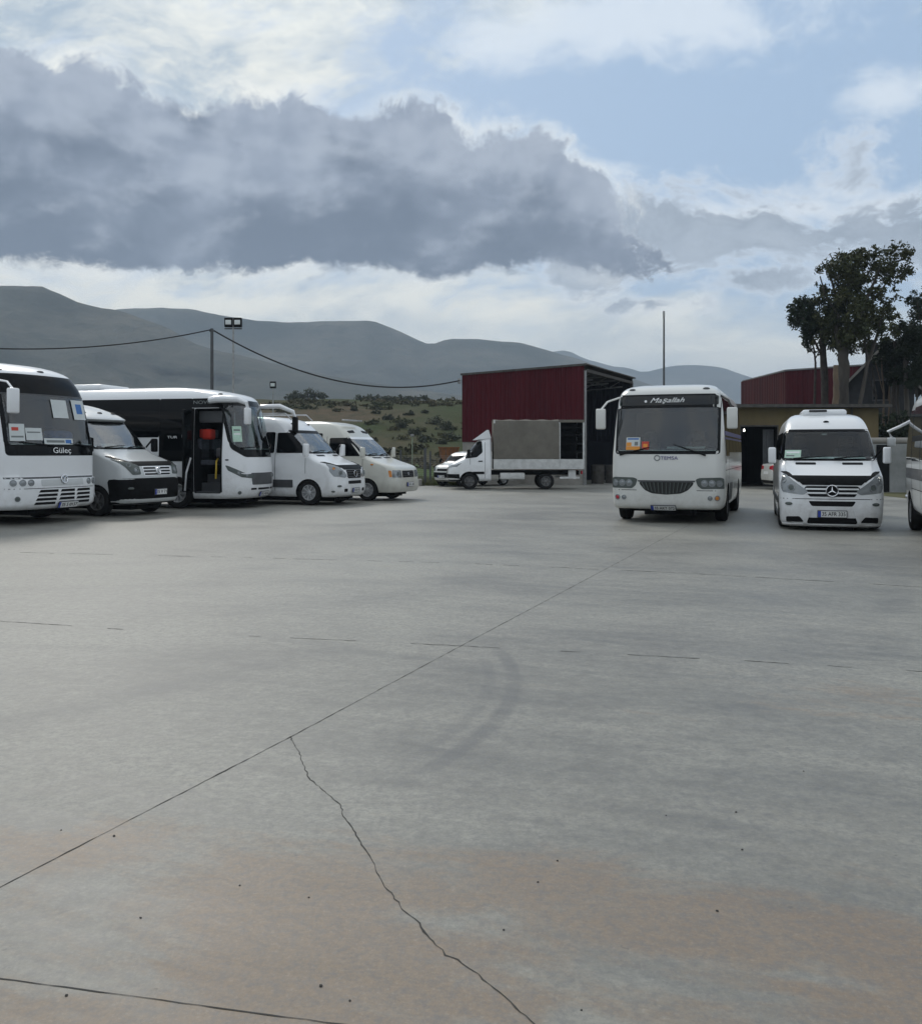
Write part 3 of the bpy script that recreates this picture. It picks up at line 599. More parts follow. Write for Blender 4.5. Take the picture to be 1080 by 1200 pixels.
# ------------------------------------------------------------------ buses
def glazing(B, root, mode, outer, inner, depth, gm, name='windscreen', surround=GLOSSBLK):
    ring(B, mode, outer, inner, name+'_surround', surround, root, .006, .012)
    return panel(B, mode, [(a, z) for a, z in inner], name, gm, root, .009, .006, cstep=.15)
def opening(B, mode, inner, shift): return surf(MB(), B, mode, rows_of(inner), .06, 0, shift=shift, cstep=.15)
def nozzle(B, mode, a, z, root, name, mt, r=.04): 
    o = MB().lathe([(r, -.02), (r, .01), (r*.6, .025), (.003, .028)], (0, 0, 0), 'z', 14).build(name, mt, root); o.data.transform(B.frame(mode, a, z) @ Matrix.Diagonal((1.6, .7, 1, 1))); return o
BUSES = 'buses parked in the yard'; VANS = 'vans parked in the yard'
def cream_midibus():
    rt = thing('midibus', 'off-white bus with white script across its windscreen and a smile-shaped grille', 'bus', (4.30, 19.35, 0), R(-20), BUSES)
    B = Body([(.30, .10, 6.5, 1.08, .16, .15, .06), (.36, .03, 6.55, 1.14, .18, .2, .07), (.7, 0, 6.55, 1.17, .2, .2, .08), (1.0, .0, 6.55, 1.175, .2, .2, .08), (1.4, .03, 6.55, 1.175, .2, .2, .08),
              (1.6, .06, 6.55, 1.165, .2, .2, .08), (2.3, .19, 6.5, 1.12, .2, .2, .09), (2.70, .28, 6.45, 1.07, .2, .2, .1), (2.80, .34, 6.4, 1.035, .22, .2, .1), (2.90, .52, 6.3, .96, .26, .2, .1), (2.97, .9, 6.1, .80, .3, .2, .08), (3.0, 1.5, 5.8, .5, .3, .2, .05)])
    ws = rect(-1.03, 1.03, 1.53, 2.44, .05); wo = rect(-1.085, 1.085, 1.46, 2.735, .07)
    cut = [opening(B, 'f', ws, (0, 2.2, 0))]
    for y in (1.25, 5.05):
        for sg in (-1, 1): cut.append(well(sg*1.17, y, .46, sg, .42))
    carve(B, cut, [OFFW, DARK], rt); underbody(B, rt, 1.15, (1.25, 5.05), .30)
    glazing(B, rt, 'f', wo, ws, 2.2, COACHGL)
    panel(B, 'f', rect(-1.03, 1.03, 2.50, 2.70, .03), 'sun_visor_strip', GREENGL, rt, .0095, .002)
    for sg in (-1, 1):
        for y in (1.25, 5.05): wheel(rt, sg*1.155, y, .40, sg, RIMDK if sg > 0 else RIMDK, .24, 8)
        poly = [(.60*sg, .93), (.68*sg, .965), (1.10*sg, .975), (1.22*sg, .95), (1.24*sg, .74), (.72*sg, .735), (.64*sg, .80)]
        panel(B, 't', rnd(poly, .03), 'headlight_cluster', LAMPDK, rt, .006, .02)
        for a in (.78, .93, 1.08): round_lamp(B, 't', a*sg, .85, .072, rt)
        round_lamp(B, 'f', .89*sg, .545, .05, rt, 'fog_light', LAMP); round_lamp(B, 'f', 1.03*sg, .545, .058, rt, 'fog_light', AMBER if sg > 0 else REDL)
        nozzle(B, 'f', .78*sg, 2.85, rt, 'marker_light', GREYP, .045)
    gp = [(-.56, .875), (.56, .875), (.55, .82), (.44, .70), (.30, .635), (0, .61), (-.30, .635), (-.44, .70), (-.55, .82)]
    g = panel(B, 'f', rnd(gp, .04), 'grille', GRILLE, rt, .004, .02); mb = MB()
    for i in range(-6, 7):
        x = i*.085; zb = .625+abs(x)**2*.42
        if abs(x) < .52: mb.tube([B.P('f', x*.86, zb)+Vector((0, -.012, 0)), B.P('f', x, .865)+Vector((0, -.012, 0))], .011, 5)
    mb.build('grille_bar', LAMPDK, g)
    panel(B, 'f', [(-.58, .875), (.58, .875), (.6, .91), (-.6, .91)], 'grille_trim', GREYP, rt, .007)
    door_line(B, 'f', [(-1.1, .70), (-.62, .70)], rt); door_line(B, 'f', [(.62, .70), (1.1, .70)], rt)
    plate(B, -.06, .345, '35 AKT 072', rt, .50, .12)
    lettering('Maşallah', .15, WLET, rt, B.frame('f', -.02, 2.60, .014), 'script_lettering', shear=.45, width=.72)
    mb = MB(); mb.lathe([(.028, 0), (.028, .004), (.02, .005)], (0, 0, 0), 'z', 14); o = mb.build('script_mark', WLET, rt); o.data.transform(B.frame('f', -.46, 2.585, .012))
    lettering('TEMSA', .105, PURPLE, rt, B.frame('f', .06, 1.375, .01), 'badge_lettering', width=.36)
    o = MB(); M = B.frame('f', -.19, 1.38, .006); pts = [(.055*math.cos(q*.3142*1), .055*math.sin(q*.3142), 0) for q in range(21)]; o.tube(pts, .010, 6, False); o = o.build('badge_ring', GREYLET, rt); o.data.transform(M)
    wiper(B, rt, -.98, 1.44, -.35, 1.60); wiper(B, rt, .80, 1.43, .15, 1.66)
    mirror(rt, B.P('f', -1.07, 2.70), (-1.36, -.10, 2.21), (.21, .10, .44), -1, OFFW, OFFW); mirror(rt, B.P('f', 1.07, 2.70), (1.34, -.10, 2.20), (.21, .10, .44), 1, BLACKP, OFFW)
    for mode in ('L', 'R'):
        panel(B, mode, rect(.62, 1.55, 1.42, 2.66, .06), 'door_window', TINT, rt, .008)
        for k in range(4): panel(B, mode, rect(1.62+k*1.19, 2.75+k*1.19, 1.5, 2.66, .06), 'side_window', TINT, rt, .008)
        panel(B, mode, rect(.45, 6.3, 1.86, 1.95, .005), 'stripe', PURPLE, rt, .012, .006); panel(B, mode, rect(.45, 6.3, 1.78, 1.82, .005), 'stripe', PURPLE, rt, .012, .006)
        door_line(B, mode, [(.55, .45), (.55, 2.7)], rt); door_line(B, mode, [(1.58, .9), (1.58, 1.45)], rt); door_line(B, mode, [(.5, 1.12), (6.3, 1.12)], rt)
        panel(B, mode, rect(1.75, 2.55, .42, .82, .03), 'locker_door', GREYP, rt, .006); panel(B, mode, rect(3.0, 4.3, .42, .82, .03), 'locker_door', SILVER, rt, .006)
    MB().rbox(-.62, .62, 3.6, 5.2, 2.98, 3.08, .05).build('roof_unit', OFFW, rt)
    MB().rbox(-.98, .98, .30, .75, 1.30, 1.58, .06).build('dashboard', DASH, rt); steering(rt, .5, .72, 1.75)
    for x in (-.6, .5): seat(rt, x, 1.35, 1.0)
    seat(rt, 0, 2.0, 1.1); panel(B, 'b', rect(-.9, .9, 1.5, 2.6, .1), 'rear_window', TINT, rt)
    Wm = W(rt)
    card('white and orange printed card in the lower corner of the off-white midibus windscreen', 'card', Wm @ B.frame('f', -.70, 1.68, .019), .30, .27, PAPER, [(-.5, .5, -.5, -.22, ORANGE), (-.48, -.12, -.2, .1, ORANGE), (-.4, .4, .32, .44, BLUEP), (.1, .35, -.15, .15, GREYLET)])
    card('small reddish sticker beside the white card in the off-white midibus windscreen', 'card', Wm @ B.frame('f', -.44, 1.64, .019), .15, .17, REDP, [(-.3, .3, -.2, .2, ORANGE)])
    card('crumpled pale papers on the dashboard of the off-white midibus', 'papers', Wm @ Matrix.Translation((.35, .50, 1.60)) @ Matrix.Rotation(R(12), 4, 'X'), .8, .22, PAPER, [(-.3, .0, -.2, .3, GREYLET)])
cream_midibus()
def big_bus():
    rt = thing('coach_bus', 'large white bus at the left edge with a tall windscreen and slatted bumper', 'bus', (-8.42, 19.55, 0), R(69), BUSES)
    B = Body([(.32, .12, 7.6, 1.125, .24, .15, .14), (.40, .03, 7.6, 1.195, .26, .2, .15), (.72, .0, 7.6, 1.215, .28, .2, .16), (.97, .02, 7.6, 1.215, .28, .2, .16), (1.0, .05, 7.6, 1.215, .28, .2, .16), (1.42, .06, 7.6, 1.220, .28, .2, .16),
              (2.0, .16, 7.6, 1.210, .28, .2, .17), (2.73, .33, 7.55, 1.175, .28, .2, .18), (3.05, .46, 7.5, 1.08, .3, .2, .19), (3.17, .56, 7.5, 1.04, .32, .2, .19), (3.26, .74, 7.4, .99, .35, .2, .19), (3.36, 1.1, 7.3, .88, .4, .2, .15), (3.43, 1.6, 7.1, .68, .4, .2, .1), (3.46, 2.2, 6.8, .4, .3, .2, .05)])
    ws = rnd([(-1.19, 1.66), (1.19, 1.66), (1.15, 2.70), (-1.15, 2.70)], .06); wo = rnd([(-1.27, 1.43), (1.27, 1.43), (1.24, 3.13), (-1.24, 3.13)], .10)
    cut = [opening(B, 't', ws, (0, 2.4, .0))]
    for y in (1.75, 5.7):
        for sg in (-1, 1): cut.append(well(sg*1.21, y, .5, sg, .42))
    carve(B, cut, [WHITE, DARK], rt); underbody(B, rt, 1.15, (1.75, 5.7), .32); glazing(B, rt, 't', wo, ws, 2.4, COACHGL)
    panel(B, 't', rect(-1.17, 1.17, 2.685, 2.715, .005), 'windscreen_trim', GREYP, rt, .013, .01)
    for sg in (-1, 1):
        for y in (1.75, 5.7): wheel(rt, sg*1.20, y, .43, sg, RIMDK, .26, 10)
        for a in (.80, .98, 1.16): round_lamp(B, 't', a*sg, .875, .068, rt, 'headlight', LAMP)
        round_lamp(B, 't', 1.08*sg, .55, .055, rt, 'fog_light', LAMPDK); nozzle(B, 't', .95*sg, 3.21, rt, 'marker_light', GREYP, .04)
    nozzle(B, 't', .0, 3.22, rt, 'marker_light', GREYP, .055)
    panel(B, 't', rect(-1.34, 1.34, .955, .99, .006), 'lamp_strip', GREYP, rt, .004); panel(B, 't', rect(-.56, .60, .80, .935, .03), 'lamp_strip', SILVER, rt, .006)
    door_line(B, 't', [(-1.34, .755), (1.34, .755)], rt)
    sl = MB()
    for i, (x0, dz) in enumerate([(-.60, .0), (-.60, -.085), (-.60, -.17), (-.60, -.255)]):
        z = .70+dz; k = -.035*i
        for (a0, a1) in ((x0+k, -.14+k*.6), (-.06+k*.5, .33), (.41, .84)): panel(B, 't', [(a0-.02, z-.03), (a1, z-.03), (a1, z+.022), (a0+.02, z+.022)], '', None, rt, .004, .02, mb=sl)
    sl.build('air_slots', INK, rt, angle=50)
    plate(B, .14, .40, '35 S 0137', rt, .55, .12)
    o = MB(); pts = [(.085*math.cos(q*.3142), .085*math.sin(q*.3142), 0) for q in range(21)]; o.tube(pts, .014, 6, False); o.tube([(0, -.08, 0), (0, .01, 0)], .012, 6); o.tube([(0, .01, 0), (-.06, .06, 0)], .012, 6); o.tube([(0, .01, 0), (.06, .06, 0)], .012, 6)
    o = o.build('badge', CHROME, rt); o.data.transform(B.frame('t', .02, .935, .02))
    lettering('Güleç', .17, WLET, rt, B.frame('t', .02, 1.535, .012), 'windscreen_lettering', width=.50)
    wiper(B, rt, -.2, 1.63, -1.0, 1.70, 't'); wiper(B, rt, .95, 1.62, .25, 1.68, 't')
    mirror(rt, B.P('t', -1.2, 3.0), (-1.43, -.12, 2.52), (.24, .12, .50), -1, WHITE, WHITE)
    for mode in ('R', 'L'):
        panel(B, mode, rect(1.95, 7.3, 1.55, 2.95, .08), 'side_window', TINT, rt, .008); panel(B, mode, rect(.66, 1.28, .42, 2.80, .05), 'door' if mode == 'R' else 'driver_window', TINT, rt, .008) if mode == 'R' else panel(B, mode, rect(.62, 1.7, 1.5, 2.9, .05), 'driver_window', TINT, rt, .008)
    panel(B, 'R', rect(.7, 1.24, .60, .63, .005), 'door_rail', YRAIL, rt, .02, .01); panel(B, 'R', rect(.7, 1.24, 1.05, 1.075, .005), 'door_rail', STEEL, rt, .02, .01)
    MB().rbox(-1.05, 1.05, .32, .95, 1.4, 1.70, .08).build('dashboard', DASH, rt); steering(rt, .55, .85, 1.86, .24)
    for x in (-.7, .55): seat(rt, x, 1.5, 1.2)
    MB().rbox(.30, .98, .62, 1.0, 1.68, 1.98, .12).build('blue_cover', BLUEFAB, rt); panel(B, 'b', rect(-.9, .9, 1.6, 2.9, .1), 'rear_window', TINT, rt)
    Wm = W(rt)
    card('white route card with red print, leftmost card in the large left bus windscreen', 'card', Wm @ B.frame('t', -1.0, 1.90, .021), .30, .36, PAPER, [(-.35, .1, .1, .3, REDP), (-.4, .4, -.3, -.2, GREYLET)])
    card('white landscape card beside the route card in the large left bus windscreen', 'card', Wm @ B.frame('t', -.64, 1.87, .021), .38, .26, PAPER, [(-.4, .4, .1, .2, GREYLET)])
    card('long white name board low behind the large left bus windscreen', 'card', Wm @ B.frame('t', -.05, 1.725, .021), .78, .13, PAPER, [(-.42, .2, -.2, .2, GREYLET), (.24, .44, -.3, .3, BLUEP)])
    card('pale green paper high on the far side of the large left bus windscreen', 'card', Wm @ B.frame('t', .12, 2.42, .021), .44, .40, PAPER); card('blue and white square sticker at the far edge of the large left bus windscreen', 'card', Wm @ B.frame('t', .72, 2.42, .021), .42, .44, PAPER, [(-.2, .3, -.2, .3, BLUEP)])
big_bus()
def open_door_bus():
    rt = thing('midibus', 'white bus with dark glass sides and an open door showing a red headrest', 'bus', (-5.36, 25.2, 0), R(76), BUSES)
    B = Body([(.27, .14, 8.4, 1.06, .38, .15, .26), (.34, .06, 8.4, 1.12, .40, .2, .27), (.6, 0, 8.4, 1.15, .42, .2, .28), (1.05, .02, 8.4, 1.16, .42, .2, .28), (1.4, .06, 8.4, 1.16, .42, .2, .28),
              (2.0, .17, 8.4, 1.14, .40, .2, .28), (2.88, .42, 8.4, 1.08, .38, .2, .28), (2.98, .50, 8.35, 1.06, .38, .2, .28), (3.05, .62, 8.35, 1.03, .4, .2, .27), (3.13, .95, 8.3, .96, .4, .2, .22), (3.22, 1.5, 8.2, .8, .4, .2, .15), (3.27, 2.1, 8.0, .55, .3, .2, .08)])
    ws = rnd([(-1.12, 1.74), (-.85, 1.58), (.85, 1.58), (1.12, 1.74), (1.12, 2.74), (-1.12, 2.74)], .08); wo = rnd([(-1.18, 1.60), (-.80, 1.37), (.80, 1.37), (1.18, 1.60), (1.18, 2.90), (-1.18, 2.90)], .10)
    dr = rect(.70, 1.48, .42, 2.66, .05)
    cut = [opening(B, 't', ws, (0, 2.0, 0)), opening(B, 'R', dr, (1.5, 0, 0))]
    for y in (1.98, 6.3):
        for sg in (-1, 1): cut.append(well(sg*1.16, y, .47, sg, .40))
    carve(B, cut, [WHITE, DARK], rt); underbody(B, rt, 1.15, (1.98, 6.3), .27); glazing(B, rt, 't', wo, ws, 2, COACHGL)
    for sg in (-1, 1):
        for y in (1.98, 6.3): wheel(rt, sg*1.145, y, .41, sg, STEEL, .24, 8)
        panel(B, 't', rnd([(.50*sg, .90), (.56*sg, .80), (.95*sg, .84), (1.30*sg, 1.02), (1.36*sg, 1.16), (1.28*sg, 1.14), (.9*sg, .97)], .03), 'headlight', LAMPDK, rt, .008, .02)
        round_lamp(B, 't', .78*sg, .875, .04, rt, 'headlight_lens', LAMP); round_lamp(B, 't', 1.02*sg, .955, .045, rt, 'headlight_lens', LAMP)
        round_lamp(B, 't', .98*sg, .43, .05, rt, 'fog_light', LAMPDK); nozzle(B, 't', .9*sg, 3.05, rt, 'marker_light', GREYP, .04)
    nozzle(B, 't', -1.3, 1.30, rt, 'marker_light', GREYP, .03)
    panel(B, 'f', rnd([(-.62, .95), (.62, .95), (.58, .63), (-.58, .63)], .04), 'grille', GREYP, rt, .007, .02)
    sl = MB()
    for a0, a1 in ((-.62, -.40), (-.33, .33), (.40, .62)): panel(B, 'f', rect(a0, a1, .495, .545, .015), '', None, rt, .005, .02, mb=sl)
    sl.build('air_slots', INK, rt); plate(B, 0, .385, '35 J 4216', rt, .5, .11)
    lettering('ISUZU', .08, GREYLET, rt, B.frame('f', .35, 1.46, .012), 'badge_lettering', width=.3)
    # dark side glass, stepping down ahead of the middle
    for mode in ('R', 'L'):
        panel(B, mode, rect(2.52, 8.2, 1.90, 2.93, .05), 'side_window', TINT, rt, .008)
        panel(B, mode, rect(1.56, 2.515, 1.26, 2.93, .03), 'side_window', TINT, rt, .008)
        door_line(B, mode, [(3.6, 1.0), (3.6, 1.9)], rt); door_line(B, mode, [(2.5, .85), (8.2, .85)], rt)
    panel(B, 'R', rect(.52, 1.56, 2.68, 2.93, .03), 'destination_display', TINT, rt, .008); lettering('NOVO', .13, GREYLET, rt, B.frame('R', 1.25, 2.82, .012), 'display_lettering', width=.55)
    panel(B, 'R', rect(1.485, 1.555, .45, 2.67, .01), 'door_frame', BLACKP, rt, .01); panel(B, 'R', rect(.665, .70, .45, 2.67, .01), 'door_frame', BLACKP, rt, .01)
    panel(B, 'L', rect(.75, 1.5, 1.35, 2.7, .05), 'driver_window', TINT, rt, .008)
    lettering('TUR', .09, WLET, rt, B.frame('R', 2.12, 1.90, .012), 'side_lettering', width=.30); round_lamp(B, 'R', 1.76, 1.93, .085, rt, 'side_sticker', PAPER)
    # the folded door leaf standing out at the rear edge of the doorway
    dl = MB(); dl.rbox(-1.62, -1.20, 1.50, 1.56, .46, 2.62, .02).build('door', TINT, rt); MB().tube([(-1.60, 1.48, .5), (-1.56, 1.47, .95), (-1.34, 1.47, 1.35)], .028, 8).build('door_arm', STEEL, rt)
    st = MB()
    for k in range(3): st.box(-1.08+.30*k, .2, .72, 1.46, .42+.0*k, .46+.22*k)
    st.build('step', GREYP, rt); MB().tube([(-.95, .95, .80), (-.98, .92, 1.05), (-.92, .95, 1.25), (-.75, 1.0, 1.32)], .025, 8).build('handrail', YRAIL, rt)
    MB().tube([(-.2, .80, .9), (-.2, .80, 2.6)], .018, 8).build('handrail', STEEL, rt)
    for x, hd in ((-.55, REDFAB), (.1, SEAT)):
        seat(rt, x, 1.06, 1.15, SEAT, hd, .5).location = (0, 0, 0)
    seat(rt, .55, 1.5, 1.2)
    MB().rbox(-.92, -.62, 1.12, 1.40, 1.84, 2.12, .06).build('headrest_cover', REDFAB, rt)['label'] = 'bright red headrest cover'
    MB().box(-.90, -.60, .72, 1.46, 2.30, 2.60).build('roller_blind', GREYP, rt)
    MB().rbox(-.98, .98, .42, .95, 1.35, 1.62, .06).build('dashboard', DASH, rt); steering(rt, .5, .85, 1.78)
    cu = MB(); vs = [(.55+.5*i/20, .75+.05*math.sin(i*1.6)+.12*(i/20), z) for z in (1.62, 2.2, 2.72) for i in range(21)]; cu.add(vs, [(j*21+i, j*21+i+1, (j+1)*21+i+1, (j+1)*21+i) for j in range(2) for i in range(20)]).build('curtain', CURT, rt, fix=False)
    wiper(B, rt, -.9, 1.60, -.1, 1.66, 't'); wiper(B, rt, .5, 1.56, 1.1, 1.8, 't')
    o = MB().rbox(-1.32, -1.08, -.16, -.04, 2.22, 2.66, .04).build('mirror', WHITE, rt); MB().tube([(-1.12, 1.02, 2.88), (-1.20, .75, 2.90), (-1.24, .15, 2.88), (-1.22, -.08, 2.78), (-1.20, -.10, 2.62)], [.09, .10, .085, .06, .05], 10).build('mirror_arm', WHITE, o)
    MB().box(-1.29, -1.11, -.04, -.034, 2.26, 2.62).build('mirror_glass', CHROME, o)
    o = MB().rbox(1.22, 1.44, -.36, -.24, 2.05, 2.52, .04).build('mirror', BLACKP, rt); MB().tube([(1.0, .62, 2.80), (1.15, .1, 2.82), (1.30, -.25, 2.66), (1.32, -.30, 2.50)], [.06, .065, .055, .04], 10).build('mirror_arm', WHITE, o)
    MB().rbox(-.7, .7, 4.6, 6.6, 3.24, 3.40, .08).build('roof_unit', WHITE, rt); MB().rbox(-.3, .3, 2.9, 3.9, 3.25, 3.30, .02).build('roof_hatch', BLACKP, rt)
    panel(B, 'b', rect(-.9, .9, 1.6, 2.9, .1), 'rear_window', TINT, rt)
    card('pale green notice in the windscreen of the bus with the open door', 'card', W(rt) @ B.frame('t', -.93, 1.98, .021), .26, .42, PAPERG, [(-.35, .35, .2, .3, GREYLET), (-.35, .35, -.05, .05, WLET)])
open_door_bus()
def edge_bus():
    rt = thing('minibus', 'silver minibus cut off at the right edge, with mirror-like side windows', 'bus', (9.98, 18.35, 0), R(159.5), BUSES)
    B = Body([(.36, .12, 7.2, .96, .2, .15, .1), (.46, .03, 7.2, 1.02, .22, .2, .1), (.8, 0, 7.2, 1.05, .22, .2, .1), (1.3, .05, 7.2, 1.055, .22, .2, .1), (1.8, .2, 7.2, 1.03, .22, .2, .1), (2.35, .5, 7.15, .98, .22, .2, .1), (2.46, .62, 7.1, .95, .25, .2, .1), (2.58, .9, 7.0, .85, .3, .2, .1), (2.66, 1.3, 6.9, .66, .3, .2, .1), (2.69, 1.8, 6.7, .42, .3, .2, .05)])
    cut = [well(sg*1.05, y, .42, sg, .40) for y in (.95, 5.2) for sg in (-1, 1)]
    carve(B, cut, [SILVER, DARK], rt); underbody(B, rt, 1.0, (.95, 5.2), .36); panel(B, 'f', rect(-.9, .9, 1.35, 2.3, .1), 'windscreen', TINT, rt, .008)
    for sg in (-1, 1):
        for y in (.95, 5.2): wheel(rt, sg*1.035, y, .37, sg, STEEL, .22, 8)
        panel(B, 't', rnd([(.6*sg, .75), (1.15*sg, .78), (1.2*sg, 1.0), (.7*sg, .98)], .04), 'headlight', LAMP, rt)
    for mode in ('L', 'R'):
        panel(B, mode, rect(.48, 1.35, 1.36, 2.3, .06), 'door_window', SMOKE, rt, .008)
        for k in range(4): panel(B, mode, rect(1.42+k*1.36, 2.72+k*1.36, 1.34, 2.34, .05), 'side_window', SMOKE, rt, .008)
        panel(B, mode, rect(1.42, 6.9, 1.70, 1.80, .005), 'window_bar', BLACKP, rt, .013, .004); panel(B, mode, rect(.3, 7.0, 1.0, 1.20, .02), 'stripe', GREYP, rt, .004)
        panel(B, mode, rect(1.42, 4.7, .36, .43, .01), 'sill_trim', CHROME, rt, .012); door_line(B, mode, [(1.385, .5), (1.385, 2.3)], rt); door_line(B, mode, [(2.76, .5), (2.76, 1.34)], rt); door_line(B, mode, [(4.12, .5), (4.12, 1.34)], rt); door_line(B, mode, [(1.4, .82), (7, .82)], rt)
        nozzle(B, mode, .30, .62, rt, 'marker_light', CHROME, .05)
    for sg in (-1, 1):
        o = MB().rbox(sg*1.30-.08, sg*1.30+.08, .05, .17, 1.62, 1.80, .03).build('mirror', SILVER, rt)
        MB().tube([(sg*.98, .45, 2.12), (sg*1.15, .25, 2.02), (sg*1.36, .12, 1.92), (sg*1.30, .11, 1.80)], .03, 8).build('mirror_arm', WHITE, o)
    panel(B, 'b', rect(-.8, .8, 1.4, 2.3, .1), 'rear_window', TINT, rt); panel(B, 'b', rect(.75, .95, .8, 1.2, .04), 'tail_light', REDL, rt); panel(B, 'b', rect(-.95, -.75, .8, 1.2, .04), 'tail_light', REDL, rt); MB().rbox(-.6, .6, 3.2, 4.6, 2.67, 2.75, .04).build('roof_unit', SILVER, rt)
edge_bus()
# ------------------------------------------------------------------ vans
def van_levels(zb, zl, zg, zn, zc, zw, zt, w, LN, hood=.95, rake=.62, wt=None, rf=.3, bow=.1):
    wt = wt or w*.86
    return [(zb, .12, LN, w*.92, rf, .15, bow), (zb+.07, .03, LN, w*.97, rf, .2, bow), (zl, .0, LN, w*.99, rf, .2, bow), (zg, .015, LN, w, rf, .2, bow), (zn-.10, .06, LN, w, rf*1.05, .2, bow), (zn, .15, LN, w, rf*1.05, .2, bow),
            (zn+(zc-zn)*.35, .15+(hood-.15)*.38, LN, w*.995, rf, .2, bow), (zn+(zc-zn)*.75, .15+(hood-.15)*.80, LN, w*.985, rf, .2, bow), (zc, hood, LN, w*.975, rf*.9, .2, bow),
            (zc+(zw-zc)*.5, hood+rake*.47, LN, (w*.975+wt)/2, rf*.8, .2, bow), (zw, hood+rake, LN, wt, rf*.8, .2, bow), (zw+(zt-zw)*.35, hood+rake+.16, LN-.03, wt*.955, rf*.8, .2, bow), (zw+(zt-zw)*.72, hood+rake+.42, LN-.1, wt*.86, rf*.9, .2, bow), (zw+(zt-zw)*.92, hood+rake+.85, LN-.25, wt*.70, rf, .2, bow), (zt, hood+rake+1.4, LN-.45, wt*.48, rf, .2, bow*.5)]
def van_base(rt, B, pm, zc, zw, hood, rake, axles, r, w, rimm, sp=8, gm=GLASS, seats=True, ws_t=None):
    tw = ws_t or w*.93; tt = w*.87
    ws = rnd([(-tw+.05, zc+.06), (tw-.05, zc+.06), (tt-.05, zw-.06), (-tt+.05, zw-.06)], .06); wo = rnd([(-tw, zc+.02), (tw, zc+.02), (tt, zw), (-tt, zw)], .07)
    cut = [opening(B, 'f', ws, (0, 1.5, 0))]+[well(sg*w, y, r*1.14, sg, .36) for y in axles for sg in (-1, 1)]
    carve(B, cut, [pm, DARK], rt); glazing(B, rt, 'f', wo, ws, 1.5, gm)
    underbody(B, rt, w, axles, B.z0)
    for y in axles:
        for sg in (-1, 1): wheel(rt, sg*(w-.015), y, r, sg, rimm, .21, sp)
    wiper(B, rt, -.65, zc+.04, .0, zc+.09); wiper(B, rt, .1, zc+.04, .68, zc+.09)
    MB().rbox(-w*.85, w*.85, hood+.12, hood+.55, zc-.1, zc+.10, .05).build('dashboard', DASH, rt); steering(rt, .42, hood+.62, zc+.22, .19)
    for x in (-.5, .42): seat(rt, x, hood+.75, zc-.45)
def cab_window(B, mode, y0, y1, y2, z0, z1, name, root, mt=TINT):   # sloped front edge
    return panel(B, mode, rnd([(y0, z0), (y2, z0), (y2, z1), (y1, z1)], .05), name, mt, root, .008)
def star_badge(B, z, root, r=.10, a=0):
    M = B.frame('f', a, z, .035); o = MB(); o.tube([(r*math.cos(q*.2618), r*math.sin(q*.2618), 0) for q in range(25)], r*.11, 6, False)
    for k in range(3):
        t = math.pi/2+k*2*math.pi/3; p = Vector((math.cos(t), math.sin(t), 0)); q = Vector((-p.y, p.x, 0)); o.prism([q*r*.13-Vector((0, 0, .006)), p*r*.95-Vector((0, 0, .006)), -q*r*.13-Vector((0, 0, .006))], (0, 0, .012))
    o = o.build('star_badge', CHROME, root); o.data.transform(M); d = MB().lathe([(r, -.03), (r, -.012)], (0, 0, 0), 'z', 24).build('badge_backing', BLACKP, o); d.data.transform(M)
